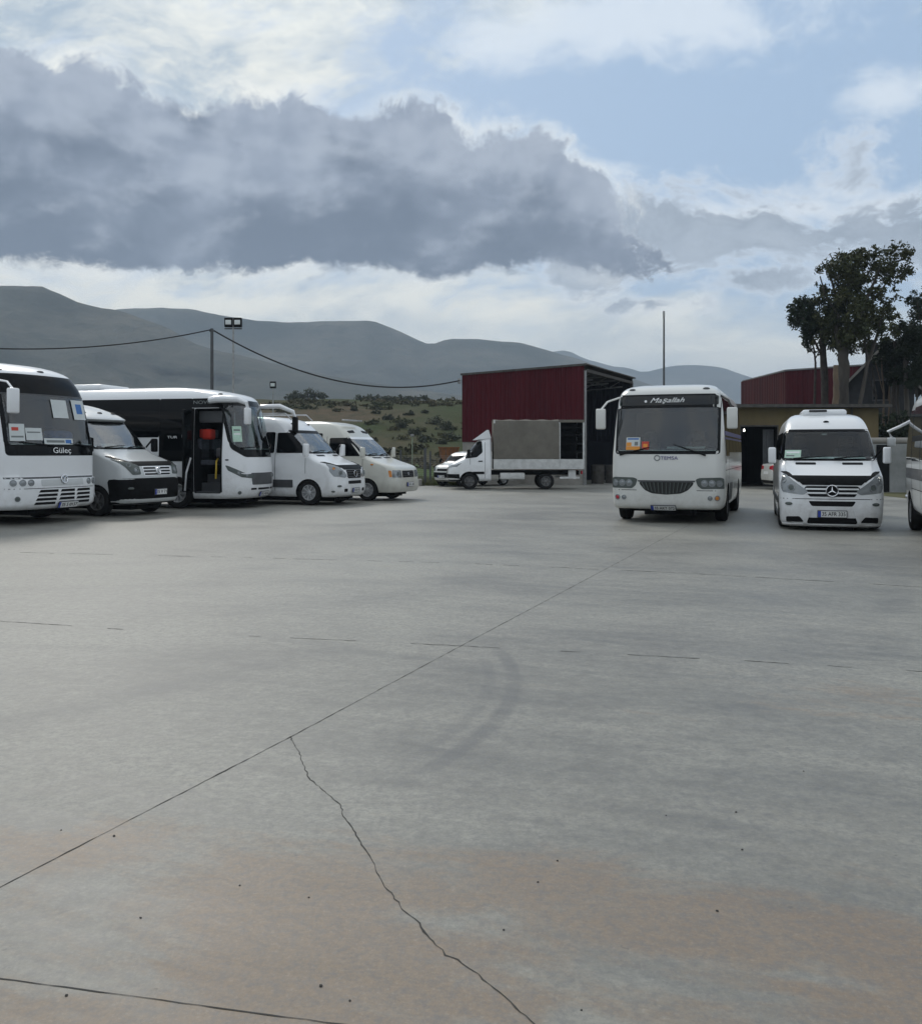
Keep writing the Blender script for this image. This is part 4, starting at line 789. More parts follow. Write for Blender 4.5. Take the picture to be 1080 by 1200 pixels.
def front_van():
    rt = thing('passenger_van', 'white van facing the viewer, right of the off-white bus, star badge on its grille', 'van', (7.02, 17.45, 0), R(-17.5), VANS)
    w = .94; B = Body(van_levels(.09, .42, .66, 1.02, 1.31, 1.965, 2.33, w, 5.9, .80, .52, .80, .26, .10))
    van_base(rt, B, WHITE, 1.31, 1.965, .80, .52, (.95, 4.5), .34, w, RIMDK, 7)
    gp = rnd([(-.46, .855), (.46, .855), (.50, .80), (.40, .655), (-.40, .655), (-.50, .80)], .03); g = panel(B, 'f', gp, 'grille', INK, rt, .005, .02); mb = MB()
    for z, a in ((.80, .47), (.725, .44)): panel(B, 'f', rect(-a, a, z-.017, z+.013, .008), '', None, rt, .02, .02, mb=mb)
    mb.build('grille_bar', WHITE, g, angle=50); star_badge(B, .765, rt, .105)
    for sg in (-1, 1):
        panel(B, 't', rnd([(.42*sg, .75), (.50*sg, .69), (.92*sg, .73), (1.0*sg, .86), (.92*sg, 1.06), (.84*sg, 1.08), (.70*sg, .96)], .04), 'headlight', LAMP, rt, .008, .02)
        round_lamp(B, 't', .73*sg, .82, .075, rt, 'headlight_lens', LAMPDK); round_lamp(B, 't', .88*sg, .95, .05, rt, 'headlight_lens', LAMP)
        panel(B, 'f', rect(min(.24*sg, .62*sg), max(.24*sg, .62*sg), 1.255, 1.295, .02), 'bonnet_vent', INK, rt, .006); nozzle(B, 't', .78*sg, .515, rt, 'fog_light', LAMPDK, .045)
        panel(B, 't', rnd([(.50*sg, .17), (.84*sg, .16), (.84*sg, .265), (.58*sg, .275)], .03), 'side_intake', INK, rt, .004, .02)
        mirror(rt, (sg*.86, .98, 1.40), (sg*1.06, .85, 1.44), (.15, .12, .32), sg, BLACKP, WHITE)
    br = MB(); surf(br, B, 'f', [(.875, -.52, .52), (.93, -.58, .58), (1.0, -.66, .66), (1.045, -.70, .70)], .012, .02)
    for sg in (-1, 1): surf(br, B, 'f', [(z, min(a*sg, b*sg), max(a*sg, b*sg)) for z, a, b in ((.93, .575, .60), (1.0, .655, .70), (1.045, .695, .78), (1.09, .74, .86), (1.12, .80, .90))], .012, .02)
    br.build('bonnet_guard', BLACKP, rt, angle=50)
    panel(B, 'f', rnd([(-.42, .57), (.42, .57), (.36, .475), (-.36, .475)], .03), 'bumper_intake', INK, rt, .004, .02); panel(B, 'f', rect(-.44, .44, .145, .255, .03), 'lower_intake', INK, rt, .004, .02)
    lip = MB()
    for sg in (-1, 1): panel(B, 't', rnd([(.36*sg, .42), (.44*sg, .40), (.52*sg, .14), (.46*sg, .13)], .02), '', None, rt, .02, .03, mb=lip)
    panel(B, 't', rect(-1.0, 1.0, .10, .135, .01), '', None, rt, .02, .03, mb=lip); lip.build('bumper_lip', WHITE, rt, angle=50)
    door_line(B, 't', [(-1.0, .61), (1.0, .61)], rt); plate(B, 0, .33, '35 AFR 335', rt, .50, .115)
    for mode in ('R', 'L'):
        cab_window(B, mode, 1.05, 1.42, 1.95, 1.34, 1.88, 'door_window', rt); panel(B, mode, rect(2.02, 5.6, 1.34, 1.92, .06), 'side_window', TINT, rt, .008)
        door_line(B, mode, [(1.98, .4), (1.98, 1.9)], rt); door_line(B, mode, [(1.02, .75), (1.02, 1.34)], rt); panel(B, mode, rect(1.5, 5.7, .46, .58, .02), 'side_moulding', GREYP, rt, .012); panel(B, mode, rect(1.35, 3.9, .14, .24, .02), 'side_skirt', GREYP, rt, .02)
    MB().rbox(-.44, .44, 2.0, 3.2, 2.26, 2.40, .06).build('roof_unit', WHITE, rt); MB().rbox(-.30, .05, 1.97, 2.05, 2.35, 2.39, .01).build('roof_unit_vent', INK, rt)
    nozzle(B, 'f', 0, 2.12, rt, 'roof_camera', INK, .035).data.transform(Matrix.Identity(4)); MB().rbox(-.10, .02, 1.36, 1.44, 1.84, 1.90, .02).build('rear_view_mirror', CHROME, rt)
    panel(B, 'b', rect(-.7, .7, 1.35, 1.95, .1), 'rear_window', TINT, rt)
    card('pale green card in the lower corner of the white van windscreen', 'card', W(rt) @ B.frame('f', -.66, 1.455, .019), .31, .19, PAPERG, [(-.4, .4, .1, .3, WLET), (-.4, .1, -.3, -.15, GREYLET)])
front_van()
def grey_van():
    rt = thing('passenger_van', 'silver-white van with a black bumper and a roof spoiler, parked beside the large left bus', 'van', (-7.22, 22.05, 0), R(69), VANS)
    w = .98; B = Body(van_levels(.28, .62, .90, 1.24, 1.55, 2.24, 2.62, w, 5.9, .95, .62, .86, .26, .10))
    van_base(rt, B, SILVER, 1.55, 2.24, .95, .62, (1.0, 4.6), .36, w, RIMDK, 6, COATGL)
    # black lower bumper wrapping the nose
    b = MB(); surf(b, B, 't', [(.30, -1.32, 1.32), (.45, -1.38, 1.38), (.65, -1.42, 1.42), (.80, -1.44, 1.44), (.86, -1.40, 1.40), (.895, -1.0, 1.0)], .016, .02); b.build('bumper', BLACKP, rt, angle=50)
    g = panel(B, 'f', rnd([(-.50, 1.17), (.50, 1.17), (.46, .94), (-.46, .94)], .03), 'grille', WHITE, rt, .008, .02); mb = MB()
    for z in (1.125, 1.055, .985):
        for x0, x1 in ((-.46, -.08), (.10, .46)) if z > 1.0 else ((-.44, .44),): panel(B, 'f', rect(x0, x1, z-.018, z+.018, .01), '', None, rt, .014, .01, mb=mb)
    mb.build('grille_slot', INK, g, angle=50); o = MB(); o.tube([(.075*math.cos(q*.2618), .075*math.sin(q*.2618), 0) for q in range(25)], .012, 6, False)
    for p in (((-.05, .05, 0), (-.02, -.06, 0), (0, 0, 0), (.02, -.06, 0), (.05, .05, 0)),): o.tube(p, .010, 5)
    o = o.build('badge', CHROME, rt); o.data.transform(B.frame('f', 0, 1.05, .03))
    for sg in (-1, 1):
        panel(B, 't', rnd([(.56*sg, .98), (.80*sg, .97), (.98*sg, 1.22), (1.02*sg, 1.34), (.84*sg, 1.30), (.58*sg, 1.20)], .04), 'headlight', LAMPDK, rt, .010, .02); round_lamp(B, 't', .69*sg, 1.08, .065, rt, 'headlight_lens', LAMP); round_lamp(B, 't', .84*sg, 1.19, .05, rt, 'headlight_lens', LAMPDK)
        nozzle(B, 't', .85*sg, .66, rt, 'fog_light', LAMPDK, .045); mirror(rt, (sg*.92, 1.15, 1.62), (sg*1.12, 1.05, 1.68), (.16, .12, .34), sg, BLACKP, BLACKP)
    br = MB(); surf(br, B, 'f', [(1.18, -.58, .58), (1.22, -.66, .66), (1.275, -.72, .72)], .014, .02)
    for sg in (-1, 1): surf(br, B, 'f', [(z, min(a*sg, c*sg), max(a*sg, c*sg)) for z, a, c in ((1.22, .655, .70), (1.275, .715, .80), (1.33, .78, .88), (1.40, .86, .92))], .014, .02)
    br.build('bonnet_guard', BLACKP, rt, angle=50); plate(B, .05, .56, '35 V 71', rt, .42, .12)
    S2 = Body([(2.26, 1.50, 4.0, .88, .34, .1, .16), (2.30, 1.46, 4.0, .89, .34, .1, .16), (2.36, 1.55, 4.0, .88, .34, .1, .15), (2.50, 1.90, 4.0, .83, .34, .1, .12), (2.66, 2.45, 3.95, .72, .3, .1, .08), (2.76, 3.0, 3.85, .5, .3, .1, .05)])
    S2.mesh().build('roof_spoiler', SILVER, rt, angle=60)
    for sg in (-1, 1): nozzle(S2, 'f', .52*sg, 2.46, rt, 'marker_light', INK, .06)
    nozzle(S2, 'f', 0, 2.46, rt, 'marker_light', INK, .05)
    for mode in ('R', 'L'):
        cab_window(B, mode, 1.22, 1.66, 2.2, 1.60, 2.14, 'door_window', rt); panel(B, mode, rect(2.28, 5.6, 1.58, 2.2, .06), 'side_window', TINT, rt, .008); door_line(B, mode, [(2.24, .5), (2.24, 2.15)], rt); panel(B, mode, rect(1.5, 5.8, .40, .80, .03), 'side_moulding', BLACKP, rt, .012)
    panel(B, 'b', rect(-.7, .7, 1.5, 2.2, .1), 'rear_window', TINT, rt)
    card('sheet of white paper on the dashboard of the silver-white van with the roof spoiler', 'paper', W(rt) @ Matrix.Translation((-.1, 1.34, 1.664)) @ Matrix.Rotation(R(16), 4, 'X'), .5, .3, PAPER, [(-.2, .1, -.2, .2, GREYLET)])
grey_van()
def white_van():
    rt = thing('passenger_van', 'white van with silver wheel covers and roof rails beside the open-door bus', 'van', (-3.03, 26.56, 0), R(70), VANS)
    w = .97; B = Body(van_levels(.24, .45, .70, 1.10, 1.44, 2.10, 2.56, w, 5.9, .92, .62, .84, .26, .10))
    van_base(rt, B, WHITE, 1.44, 2.10, .92, .62, (1.0, 4.6), .36, w, STEEL, 9, COATGL)
    g = panel(B, 'f', rnd([(-.46, 1.0), (.46, 1.0), (.40, .76), (-.40, .76)], .03), 'grille', INK, rt, .005, .02); mb = MB()
    for z in (.95, .88, .81): panel(B, 'f', rect(-.44, .44, z-.012, z+.012, .006), '', None, rt, .016, .015, mb=mb)
    mb.build('grille_bar', GREYP, g, angle=50); star_badge(B, .88, rt, .09)
    for sg in (-1, 1):
        panel(B, 't', rnd([(.44*sg, .84), (.54*sg, .78), (.98*sg, .82), (1.08*sg, .98), (.98*sg, 1.16), (.86*sg, 1.18), (.70*sg, 1.06)], .04), 'headlight', LAMP, rt, .008, .02)
        round_lamp(B, 't', .74*sg, .92, .08, rt, 'headlight_lens', LAMPDK); round_lamp(B, 't', .92*sg, 1.04, .055, rt, 'headlight_lens', AMBER)
        panel(B, 'f', rect(min(.26*sg, .64*sg), max(.26*sg, .64*sg), 1.385, 1.425, .02), 'bonnet_vent', INK, rt, .006); nozzle(B, 't', .82*sg, .55, rt, 'fog_light', LAMPDK, .045); nozzle(B, 't', 1.0*sg, .40, rt, 'fog_light', LAMPDK, .035)
        mirror(rt, (sg*.90, 1.12, 1.52), (sg*1.10, 1.00, 1.56), (.18, .13, .36), sg, BLACKP, WHITE)
    br = MB(); surf(br, B, 'f', [(1.01, -.54, .54), (1.08, -.64, .64), (1.13, -.70, .70)], .014, .02)
    for sg in (-1, 1): surf(br, B, 'f', [(z, min(a*sg, c*sg), max(a*sg, c*sg)) for z, a, c in ((1.06, .62, .66), (1.13, .695, .78), (1.18, .76, .88), (1.22, .84, .92))], .014, .02)
    br.build('bonnet_guard', BLACKP, rt, angle=50)
    panel(B, 'f', rect(-.40, .40, .60, .69, .03), 'bumper_intake', INK, rt, .004, .02); plate(B, .0, .42, '35 B 92', rt, .44, .11)
    for sg in (-1, 1): panel(B, 'f', rect(min(.45*sg, .62*sg), max(.45*sg, .62*sg), .38, .47, .03), 'bumper_intake', INK, rt, .004, .02)
    panel(B, 'f', rect(-.80, .80, 2.055, 2.13, .02), 'sun_visor_strip', INK, rt, .012)
    for mode in ('R', 'L'):
        cab_window(B, mode, 1.16, 1.66, 2.05, 1.48, 2.06, 'door_window', rt); panel(B, mode, rect(2.12, 5.6, 1.48, 2.08, .06), 'side_window', TINT, rt, .008); door_line(B, mode, [(2.08, .4), (2.08, 2.05)], rt); door_line(B, mode, [(1.1, .9), (1.1, 1.5)], rt); panel(B, mode, rect(1.5, 5.8, .50, .72, .02), 'side_moulding', GREYP, rt, .012)
        rl = MB(); sg = -1 if mode == 'R' else 1; rl.tube([(sg*.62, 1.75, 2.44), (sg*.60, 1.95, 2.62), (sg*.58, 4.9, 2.64), (sg*.58, 5.1, 2.5)], .022, 6); rl.tube([(sg*.59, 3.4, 2.5), (sg*.59, 3.4, 2.63)], .02, 6); rl.build('roof_rail', STEEL, rt)
        nozzle(B, 'f', .45*sg, 2.32, rt, 'marker_light', INK, .05)
    panel(B, 'b', rect(-.7, .7, 1.5, 2.1, .1), 'rear_window', TINT, rt)
white_van()
def beige_van():
    rt = thing('passenger_van', 'older cream van with dark door windows, last in the left row', 'van', (-1.62, 28.9, 0), R(68), VANS)
    w = .95; B = Body(van_levels(.26, .45, .66, 1.06, 1.36, 1.98, 2.50, w, 5.7, 1.0, .66, .84, .22, .06))
    van_base(rt, B, CREAM, 1.36, 1.98, 1.0, .66, (1.0, 4.4), .34, w, STEEL, 10, COATGL)
    g = panel(B, 'f', rect(-.40, .40, .72, .93, .03), 'grille', INK, rt, .006, .02); mb = MB()
    for z in (.78, .83, .88): panel(B, 'f', rect(-.39, .39, z-.006, z+.006, .003), '', None, rt, .014, .01, mb=mb)
    mb.build('grille_bar', GREYP, g); round_lamp(B, 'f', 0, .83, .055, rt, 'badge', CHROME)
    for sg in (-1, 1):
        panel(B, 't', rnd([(.46*sg, .72), (.92*sg, .73), (.90*sg, .95), (.48*sg, .94)], .03), 'headlight', LAMP, rt, .008, .02); panel(B, 't', rect(min(.93*sg, 1.02*sg), max(.93*sg, 1.02*sg), .74, .94, .02), 'indicator', AMBER, rt, .008, .02)
        round_lamp(B, 't', .68*sg, .83, .08, rt, 'headlight_lens', LAMPDK); mirror(rt, (sg*.88, 1.2, 1.45), (sg*1.06, 1.08, 1.50), (.16, .12, .32), sg, BLACKP, CREAM); panel(B, 'f', rect(min(.1*sg, .6*sg), max(.1*sg, .6*sg), 1.31, 1.345, .02), 'bonnet_vent', INK, rt, .006)
        panel(B, 'f', rnd([(.26*sg, 2.12), (.62*sg, 2.10), (.64*sg, 2.17), (.26*sg, 2.20)], .02), 'roof_marker', INK, rt, .008)
    b = MB(); surf(b, B, 't', [(.30, -1.25, 1.25), (.42, -1.30, 1.30), (.58, -1.30, 1.30), (.64, -1.22, 1.22)], .03, .035); b.build('bumper', CREAM, rt, angle=50); plate(B, 0, .50, '35 K 68', rt, .46, .11, off=.055)
    panel(B, 'f', rnd([(-.76, 1.90), (.76, 1.90), (.75, 1.975), (-.75, 1.975)], .01), 'sun_visor_strip', WHITE, rt, .014)
    for mode in ('R', 'L'):
        cab_window(B, mode, 1.24, 1.74, 2.35, 1.38, 1.95, 'door_window', rt); panel(B, mode, rect(2.62, 3.5, 1.62, 2.1, .05), 'side_window', TINT, rt, .008); panel(B, mode, rect(3.6, 5.4, 1.62, 2.1, .05), 'side_window', TINT, rt, .008)
        door_line(B, mode, [(2.45, .4), (2.45, 2.0)], rt); door_line(B, mode, [(1.15, .85), (1.15, 1.38)], rt); door_line(B, mode, [(2.45, 1.0), (5.6, 1.0)], rt); nozzle(B, mode, .82, 1.12, rt, 'indicator', AMBER, .035)
    MB().rbox(-.55, .55, 1.95, 2.10, 2.50, 2.54, .01).build('roof_bar', STEEL, rt); panel(B, 'b', rect(-.7, .7, 1.4, 2.0, .1), 'rear_window', TINT, rt)
beige_van()
# ------------------------------------------------------------------ truck and cars
TARP = mat('grey_tarpaulin', (.135, .125, .104), .75, var=.16, vscale=2.5, bump=.25, bscale=3); ALU = mat('dull_aluminium', (.55, .56, .55), .45, metal=.3, var=.15, vscale=5); RUSTM = mat('rusty_steel', (.16, .10, .07), .8, var=.4)
def truck():
    rt = thing('canvas_truck', 'white light truck with a grey canvas load bed parked along the red shed', 'truck', (-.58, 38.05, 0), R(-90))
    w = .97; B = Body([(.34, .12, 1.80, .86, .3, .06, .12), (.42, .03, 1.80, .93, .3, .06, .12), (.6, 0, 1.80, .95, .3, .06, .12), (.85, .02, 1.80, .96, .3, .06, .12), (1.0, .10, 1.80, .965, .3, .06, .12), (1.10, .28, 1.80, .96, .28, .06, .1), (1.22, .52, 1.80, .955, .26, .06, .1), (1.30, .66, 1.80, .945, .24, .06, .1),
              (1.65, .98, 1.80, .90, .22, .06, .1), (1.98, 1.26, 1.80, .85, .22, .06, .1), (2.06, 1.36, 1.79, .80, .22, .06, .1), (2.10, 1.48, 1.77, .70, .2, .06, .08)])
    ws = rnd([(-.82, 1.38), (.82, 1.38), (.74, 1.94), (-.74, 1.94)], .06)
    carve(B, [well(sg*w, .92, .40, sg, .36) for sg in (-1, 1)], [WHITE, DARK], rt, 'cab'); panel(B, 'f', ws, 'windscreen', TINT, rt)
    for sg in (-1, 1):
        wheel(rt, sg*(w-.02), .92, .33, sg, RIMDK, .21, 6); wheel(rt, sg*.93, 4.0, .33, sg, RIMDK, .40, 6)
        panel(B, 't', rnd([(.55*sg, .80), (1.15*sg, .92), (1.20*sg, 1.06), (.8*sg, .98)], .03), 'headlight', LAMP, rt, .008, .02)
        mirror(rt, (sg*.9, .98, 1.42), (sg*1.08, .90, 1.46), (.16, .12, .30), sg, BLACKP, BLACKP)
        mb = MB().rbox(sg*.95-.02 if sg > 0 else -.97, .97 if sg > 0 else -.93, 3.48, 4.52, .70, .74, .01); mb.build('mudguard', BLACKP, rt)
        MB().rbox(min(.55*sg, .95*sg), max(.55*sg, .95*sg), 2.15, 3.15, .40, .68, .05).build('fuel_tank' if sg > 0 else 'tool_box', ALU, rt)
    panel(B, 'f', rect(-.45, .45, .66, .84, .04), 'grille', INK, rt); b = MB(); surf(b, B, 't', [(.36, -1.2, 1.2), (.5, -1.25, 1.25), (.62, -1.25, 1.25)], .02, .03); b.build('bumper', BLACKP, rt, angle=50)
    for mode in ('L', 'R'):
        panel(B, mode, rnd([(.72, 1.24), (1.22, 1.30), (1.45, 1.50), (1.42, 1.94), (1.22, 1.94)], .05), 'door_window', TINT, rt, .008); door_line(B, mode, [(1.55, .45), (1.55, 1.98)], rt); door_line(B, mode, [(.95, 1.0), (.95, 1.3)], rt)
        panel(B, mode, rect(1.05, 1.52, .62, .72, .02), 'door_moulding', BLACKP, rt, .012); panel(B, mode, rect(1.28, 1.45, 1.12, 1.16, .01), 'door_handle', BLACKP, rt, .015)
    mb = MB(); mb.prism([(-.85, 1.05, 1.99), (-.85, 1.62, 2.40), (-.85, 1.70, 2.40), (-.85, 1.80, 2.06)], (1.7, 0, 0)); mb.build('roof_spoiler', WHITE, rt, smooth=False)
    ch = MB()
    for x in (-.4, .4): ch.box(x-.04, x+.04, 1.7, 5.40, .58, .76)
    for y in (2.0, 3.0, 4.6, 5.3): ch.box(-.36, .36, y-.04, y+.04, .60, .74)
    ch.build('chassis', BLACKP, rt, smooth=False)
    z0, z1 = .86, 1.22; y0, y1 = 1.92, 5.50
    MB().box(-1.0, 1.0, y0, y1, .80, z0).build('load_floor', RUSTM, rt, smooth=False)
    for sg in (-1, 1):
        for (a, c) in ((y0+.02, 4.52), (4.56, y1-.02)):
            o = MB(); x0, x1 = (sg*1.0, sg*1.03) if sg > 0 else (-1.03, -1.0); o.box(x0, x1, a, c, z0-.04, z1)
            for k in range(3): o.box(x0-(.006 if sg < 0 else -.0), x1+(.006 if sg > 0 else 0), a+.01, c-.01, z0+.02+k*.115, z0+.06+k*.115)
            o.build('side_board', ALU, rt, smooth=False)
        for y in (y0, 4.54, y1): MB().box(sg*.985-.025, sg*.985+.025, y-.03, y+.03, z0-.04, 2.78).build('bed_post', ALU, rt, smooth=False)
    MB().box(-1.0, 1.0, y0-.02, y0+.02, z0, 1.5).build('headboard', ALU, rt, smooth=False); MB().box(-1.0, 1.0, y1-.01, y1+.03, z0-.04, z1).build('tail_board', ALU, rt, smooth=False); MB().box(-.97, .97, y1-.02, y1-.012, z1, 2.76).build('rear_curtain', BLACKP, rt, smooth=False)
    # the canvas: two sides, front and roof, slack between the hoops; its rear bay is rolled open
    mb = MB(); ny, prof = 27, [(1.02, 1.23), (1.02, 1.6), (1.02, 2.1), (1.015, 2.6), (.98, 2.78), (.5, 2.82), (0, 2.83), (-.5, 2.82), (-.98, 2.78), (-1.015, 2.6), (-1.02, 2.1), (-1.02, 1.6), (-1.02, 1.23)]
    vs = []
    for j in range(ny):
        y = y0-.03+(4.56-y0)*j/(ny-1); sag = .012*math.cos(2*math.pi*j/6.5)
        for (x, z) in prof: vs.append((x*(1+sag*(1 if abs(x) > .9 and z < 2.7 else 0)), y, z+(sag if abs(x) < .9 else 0)))
    n = len(prof); mb.add(vs, [(j*n+i, j*n+i+1, (j+1)*n+i+1, (j+1)*n+i) for j in range(ny-1) for i in range(n-1)]+[tuple(range(n))]); mb.build('canvas', TARP, rt, angle=60)
    rf = MB(); rf.box(-1.0, 1.0, 4.54, y1+.04, 2.78, 2.81); rf.box(-1.03, -.99, 4.5, y1+.04, 2.70, 2.80); rf.box(.99, 1.03, 4.5, y1+.04, 2.70, 2.80); rf.build('canvas_roof', TARP, rt, smooth=False)
    sl = MB()
    for z in (1.5, 1.85, 2.2, 2.5):
        for sg in (-1, 1): sl.box(sg*.97-.012, sg*.97+.012, 4.56, y1-.02, z-.03, z+.03)
    sl.build('side_slat', BLACKP, rt, smooth=False); MB().box(-1.0, -.985, 4.58, y1-.02, z1, 2.76).build('far_curtain', BLACKP, rt, smooth=False); MB().box(-.95, .95, 4.5, 4.53, z0, 2.76).build('inner_curtain', BLACKP, rt, smooth=False)
    ub = MB(); ub.box(-.95, .95, 5.15, 5.20, .42, .54); ub.box(-.9, -.84, 4.9, 5.2, .5, .78); ub.box(.84, .9, 4.9, 5.2, .5, .78); ub.box(.93, .97, 4.55, 5.35, .44, .52); ub.box(-.97, -.93, 4.55, 5.35, .44, .52); ub.build('underrun_bar', ALU, rt, smooth=False)
    for sg in (-1, 1): MB().rbox(sg*.75-.18, sg*.75+.18, 5.42, 5.47, .62, .76, .01).build('tail_light', REDL, rt)
truck()
def car(rt, B, pm, roofz, axles, r, w, side, sl, lights=True):
    carve(B, [well(sg*w, y, r*1.15, sg, .32) for y in axles for sg in (-1, 1)], [pm, DARK], rt)
    for y in axles:
        for sg in (-1, 1): wheel(rt, sg*(w-.02), y, r, sg, STEEL, .2, 7)
    for mode in ('L', 'R'):
        for poly in side: panel(B, mode, rnd(poly, .05), 'side_window', TINT, rt, .007)
        for y in sl: door_line(B, mode, [(y, .35), (y, .95)], rt)
def white_sedan():
    rt = thing('saloon_car', 'white saloon car with a red tail light parked by the garage doorway', 'car', (16.72, 37.2, 0), R(90))
    w = .87; B = Body([(.20, .2, 4.30, .78, .35, .3, .1), (.28, .04, 4.40, .84, .4, .32, .1), (.55, 0, 4.44, .87, .4, .32, .1), (.72, .08, 4.42, .87, .4, .3, .1), (.84, .45, 4.40, .865, .4, .3, .1), (.93, 1.0, 4.39, .86, .35, .28, .1), (1.02, 1.25, 4.34, .84, .3, .26, .1), (1.07, 1.36, 3.95, .80, .3, .25, .1), (1.25, 1.72, 3.55, .72, .25, .25, .1), (1.40, 2.05, 3.15, .62, .2, .2, .08), (1.45, 2.35, 2.85, .45, .2, .2, .05)])
    car(rt, B, WARMW, 1.45, (.85, 3.5), .31, w, [[(1.55, 1.06), (2.45, 1.06), (2.45, 1.38), (2.1, 1.38)], [(2.52, 1.06), (3.6, 1.06), (3.2, 1.38), (2.52, 1.38)]], (1.45, 2.5, 3.3))
    panel(B, 'f', rnd([(-.62, 1.08), (.62, 1.08), (.52, 1.38), (-.52, 1.38)], .05), 'windscreen', TINT, rt); panel(B, 'b', rnd([(-.62, 1.10), (.62, 1.10), (.5, 1.38), (-.5, 1.38)], .05), 'rear_window', TINT, rt)
    for mode in ('L', 'R'): panel(B, mode, rnd([(3.98, .80), (4.38, .74), (4.40, .98), (4.25, 1.0), (3.90, .92)], .03), 'tail_light', REDL, rt, .008, .02); panel(B, mode, rnd([(.1, .60), (.6, .66), (.75, .78), (.2, .74)], .03), 'headlight', LAMP, rt, .006)
    for sg in (-1, 1): panel(B, 'b', rnd([(.34*sg, .82), (.80*sg, .80), (.80*sg, .98), (.36*sg, .94)], .02), 'tail_light', REDL, rt, .008, .02)
    panel(B, 'b', rect(-.26, .26, .62, .73, .01), 'number_plate', PLATE, rt, .01); panel(B, 'b', rect(-.7, .7, .26, .38, .03), 'bumper_insert', BLACKP, rt, .006)
white_sedan()
def small_van():
    rt = thing('delivery_van', 'small white delivery van half hidden behind the cab of the canvas truck', 'van', (-.86, 40.2, 0), R(-50))
    w = .80; B = Body([(.22, .15, 3.7, .72, .3, .15, .1), (.30, .03, 3.7, .77, .3, .15, .1), (.62, 0, 3.7, .80, .3, .15, .1), (.80, .04, 3.7, .80, .3, .15, .1), (.90, .14, 3.7, .79, .28, .15, .1), (.98, .40, 3.7, .785, .28, .15, .08), (1.05, .60, 3.7, .78, .25, .15, .08), (1.35, .90, 3.7, .71, .22, .15, .08), (1.48, 1.12, 3.68, .64, .2, .15, .08), (1.54, 1.5, 3.6, .48, .2, .15, .05)])
    car(rt, B, WARMW, 1.54, (.62, 3.0), .28, w, [[(.80, 1.06), (1.5, 1.06), (1.5, 1.4), (1.12, 1.4)]], (1.55, .7)); panel(B, 'f', rnd([(-.70, 1.07), (.70, 1.07), (.61, 1.36), (-.61, 1.36)], .05), 'windscreen', TINT, rt)
    b = MB(); surf(b, B, 't', [(.26, -1.0, 1.0), (.45, -1.05, 1.05), (.62, -1.05, 1.05)], .015, .02); b.build('bumper', BLACKP, rt)
    for sg in (-1, 1): panel(B, 't', rnd([(.40*sg, .68), (.85*sg, .70), (.85*sg, .86), (.5*sg, .84)], .03), 'headlight', LAMPDK, rt, .01, .02); mirror(rt, (sg*.76, .72, 1.12), (sg*.88, .66, 1.12), (.12, .1, .16), sg, BLACKP, BLACKP)
    panel(B, 'f', rect(-.34, .34, .68, .78, .02), 'grille', INK, rt); plate(B, 0, .44, '35 Y 509', rt, .46, .1)
small_van()
# ------------------------------------------------------------------ buildings
RED = mat('red_cladding', (.076, .006, .011), .55, spec=.15, col2=(.052, .004, .008), vscale=1.1, stretch=(1, 1, .15)); BLOCK = mat('concrete_block', (.30, .29, .265), .9, col2=(.20, .19, .175), vscale=1.6, bump=.4, bscale=25); ROOFG = mat('roof_sheet_grey', (.17, .175, .18), .5, var=.25, vscale=2, metal=.2)
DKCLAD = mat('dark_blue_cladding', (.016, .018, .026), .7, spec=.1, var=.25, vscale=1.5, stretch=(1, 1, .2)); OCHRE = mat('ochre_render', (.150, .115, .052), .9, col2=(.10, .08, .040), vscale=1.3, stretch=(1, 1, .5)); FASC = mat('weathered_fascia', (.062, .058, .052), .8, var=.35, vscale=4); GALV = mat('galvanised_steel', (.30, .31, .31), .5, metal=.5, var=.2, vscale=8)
HOUSED = mat('dark_house_wall', (.035, .036, .04), .9, var=.3, vscale=2); TILE = mat('grey_roof_tile', (.055, .055, .055), .85, var=.4, vscale=8, bump=.5, bscale=12); PALEW = mat('pale_wall', (.27, .28, .275), .85, col2=(.17, .18, .175), vscale=1.5, bump=.2); RUSTB = mat('rusty_orange_paint', (.30, .115, .03), .7, col2=(.17, .08, .035), vscale=5)
def corr(mb, p0, p1, z0a, z1a, z0b, z1b, pitch=.25, d=.035):
    """trapezoid-ribbed sheet from p0 to p1 with sloping bottom and top, with a thickness"""
    p0, p1 = Vector((*p0, 0)), Vector((*p1, 0)); t = (p1-p0); ln = t.length; t.normalize(); n = Vector((t.y, -t.x, 0)); s = []; x = 0.0
    while x < ln-1e-6: s += [(x, 0), (x+pitch*.30, 0), (x+pitch*.42, d), (x+pitch*.86, d)]; x += pitch
    s = [(min(a, ln), b) for a, b in s if a < ln]+[(ln, 0)]; vs = []
    for back in (0, .02):
        for a, b in s:
            f = a/ln; q = p0+t*a+n*(b-back); vs += [(q.x, q.y, z0a+(z0b-z0a)*f), (q.x, q.y, z1a+(z1b-z1a)*f)]
    m = len(s); fs = [(2*i, 2*i+2, 2*i+3, 2*i+1) for i in range(m-1)]+[(2*m+2*i+1, 2*m+2*i+3, 2*m+2*i+2, 2*m+2*i) for i in range(m-1)]+[(2*i+1, 2*i+3, 2*m+2*i+3, 2*m+2*i+1) for i in range(m-1)]+[(2*m+2*i, 2*m+2*i+2, 2*i+2, 2*i) for i in range(m-1)]+[(0, 1, 2*m+1, 2*m), (2*m-1, 2*m-2, 4*m-2, 4*m-1)]
    return mb.add(vs, fs)
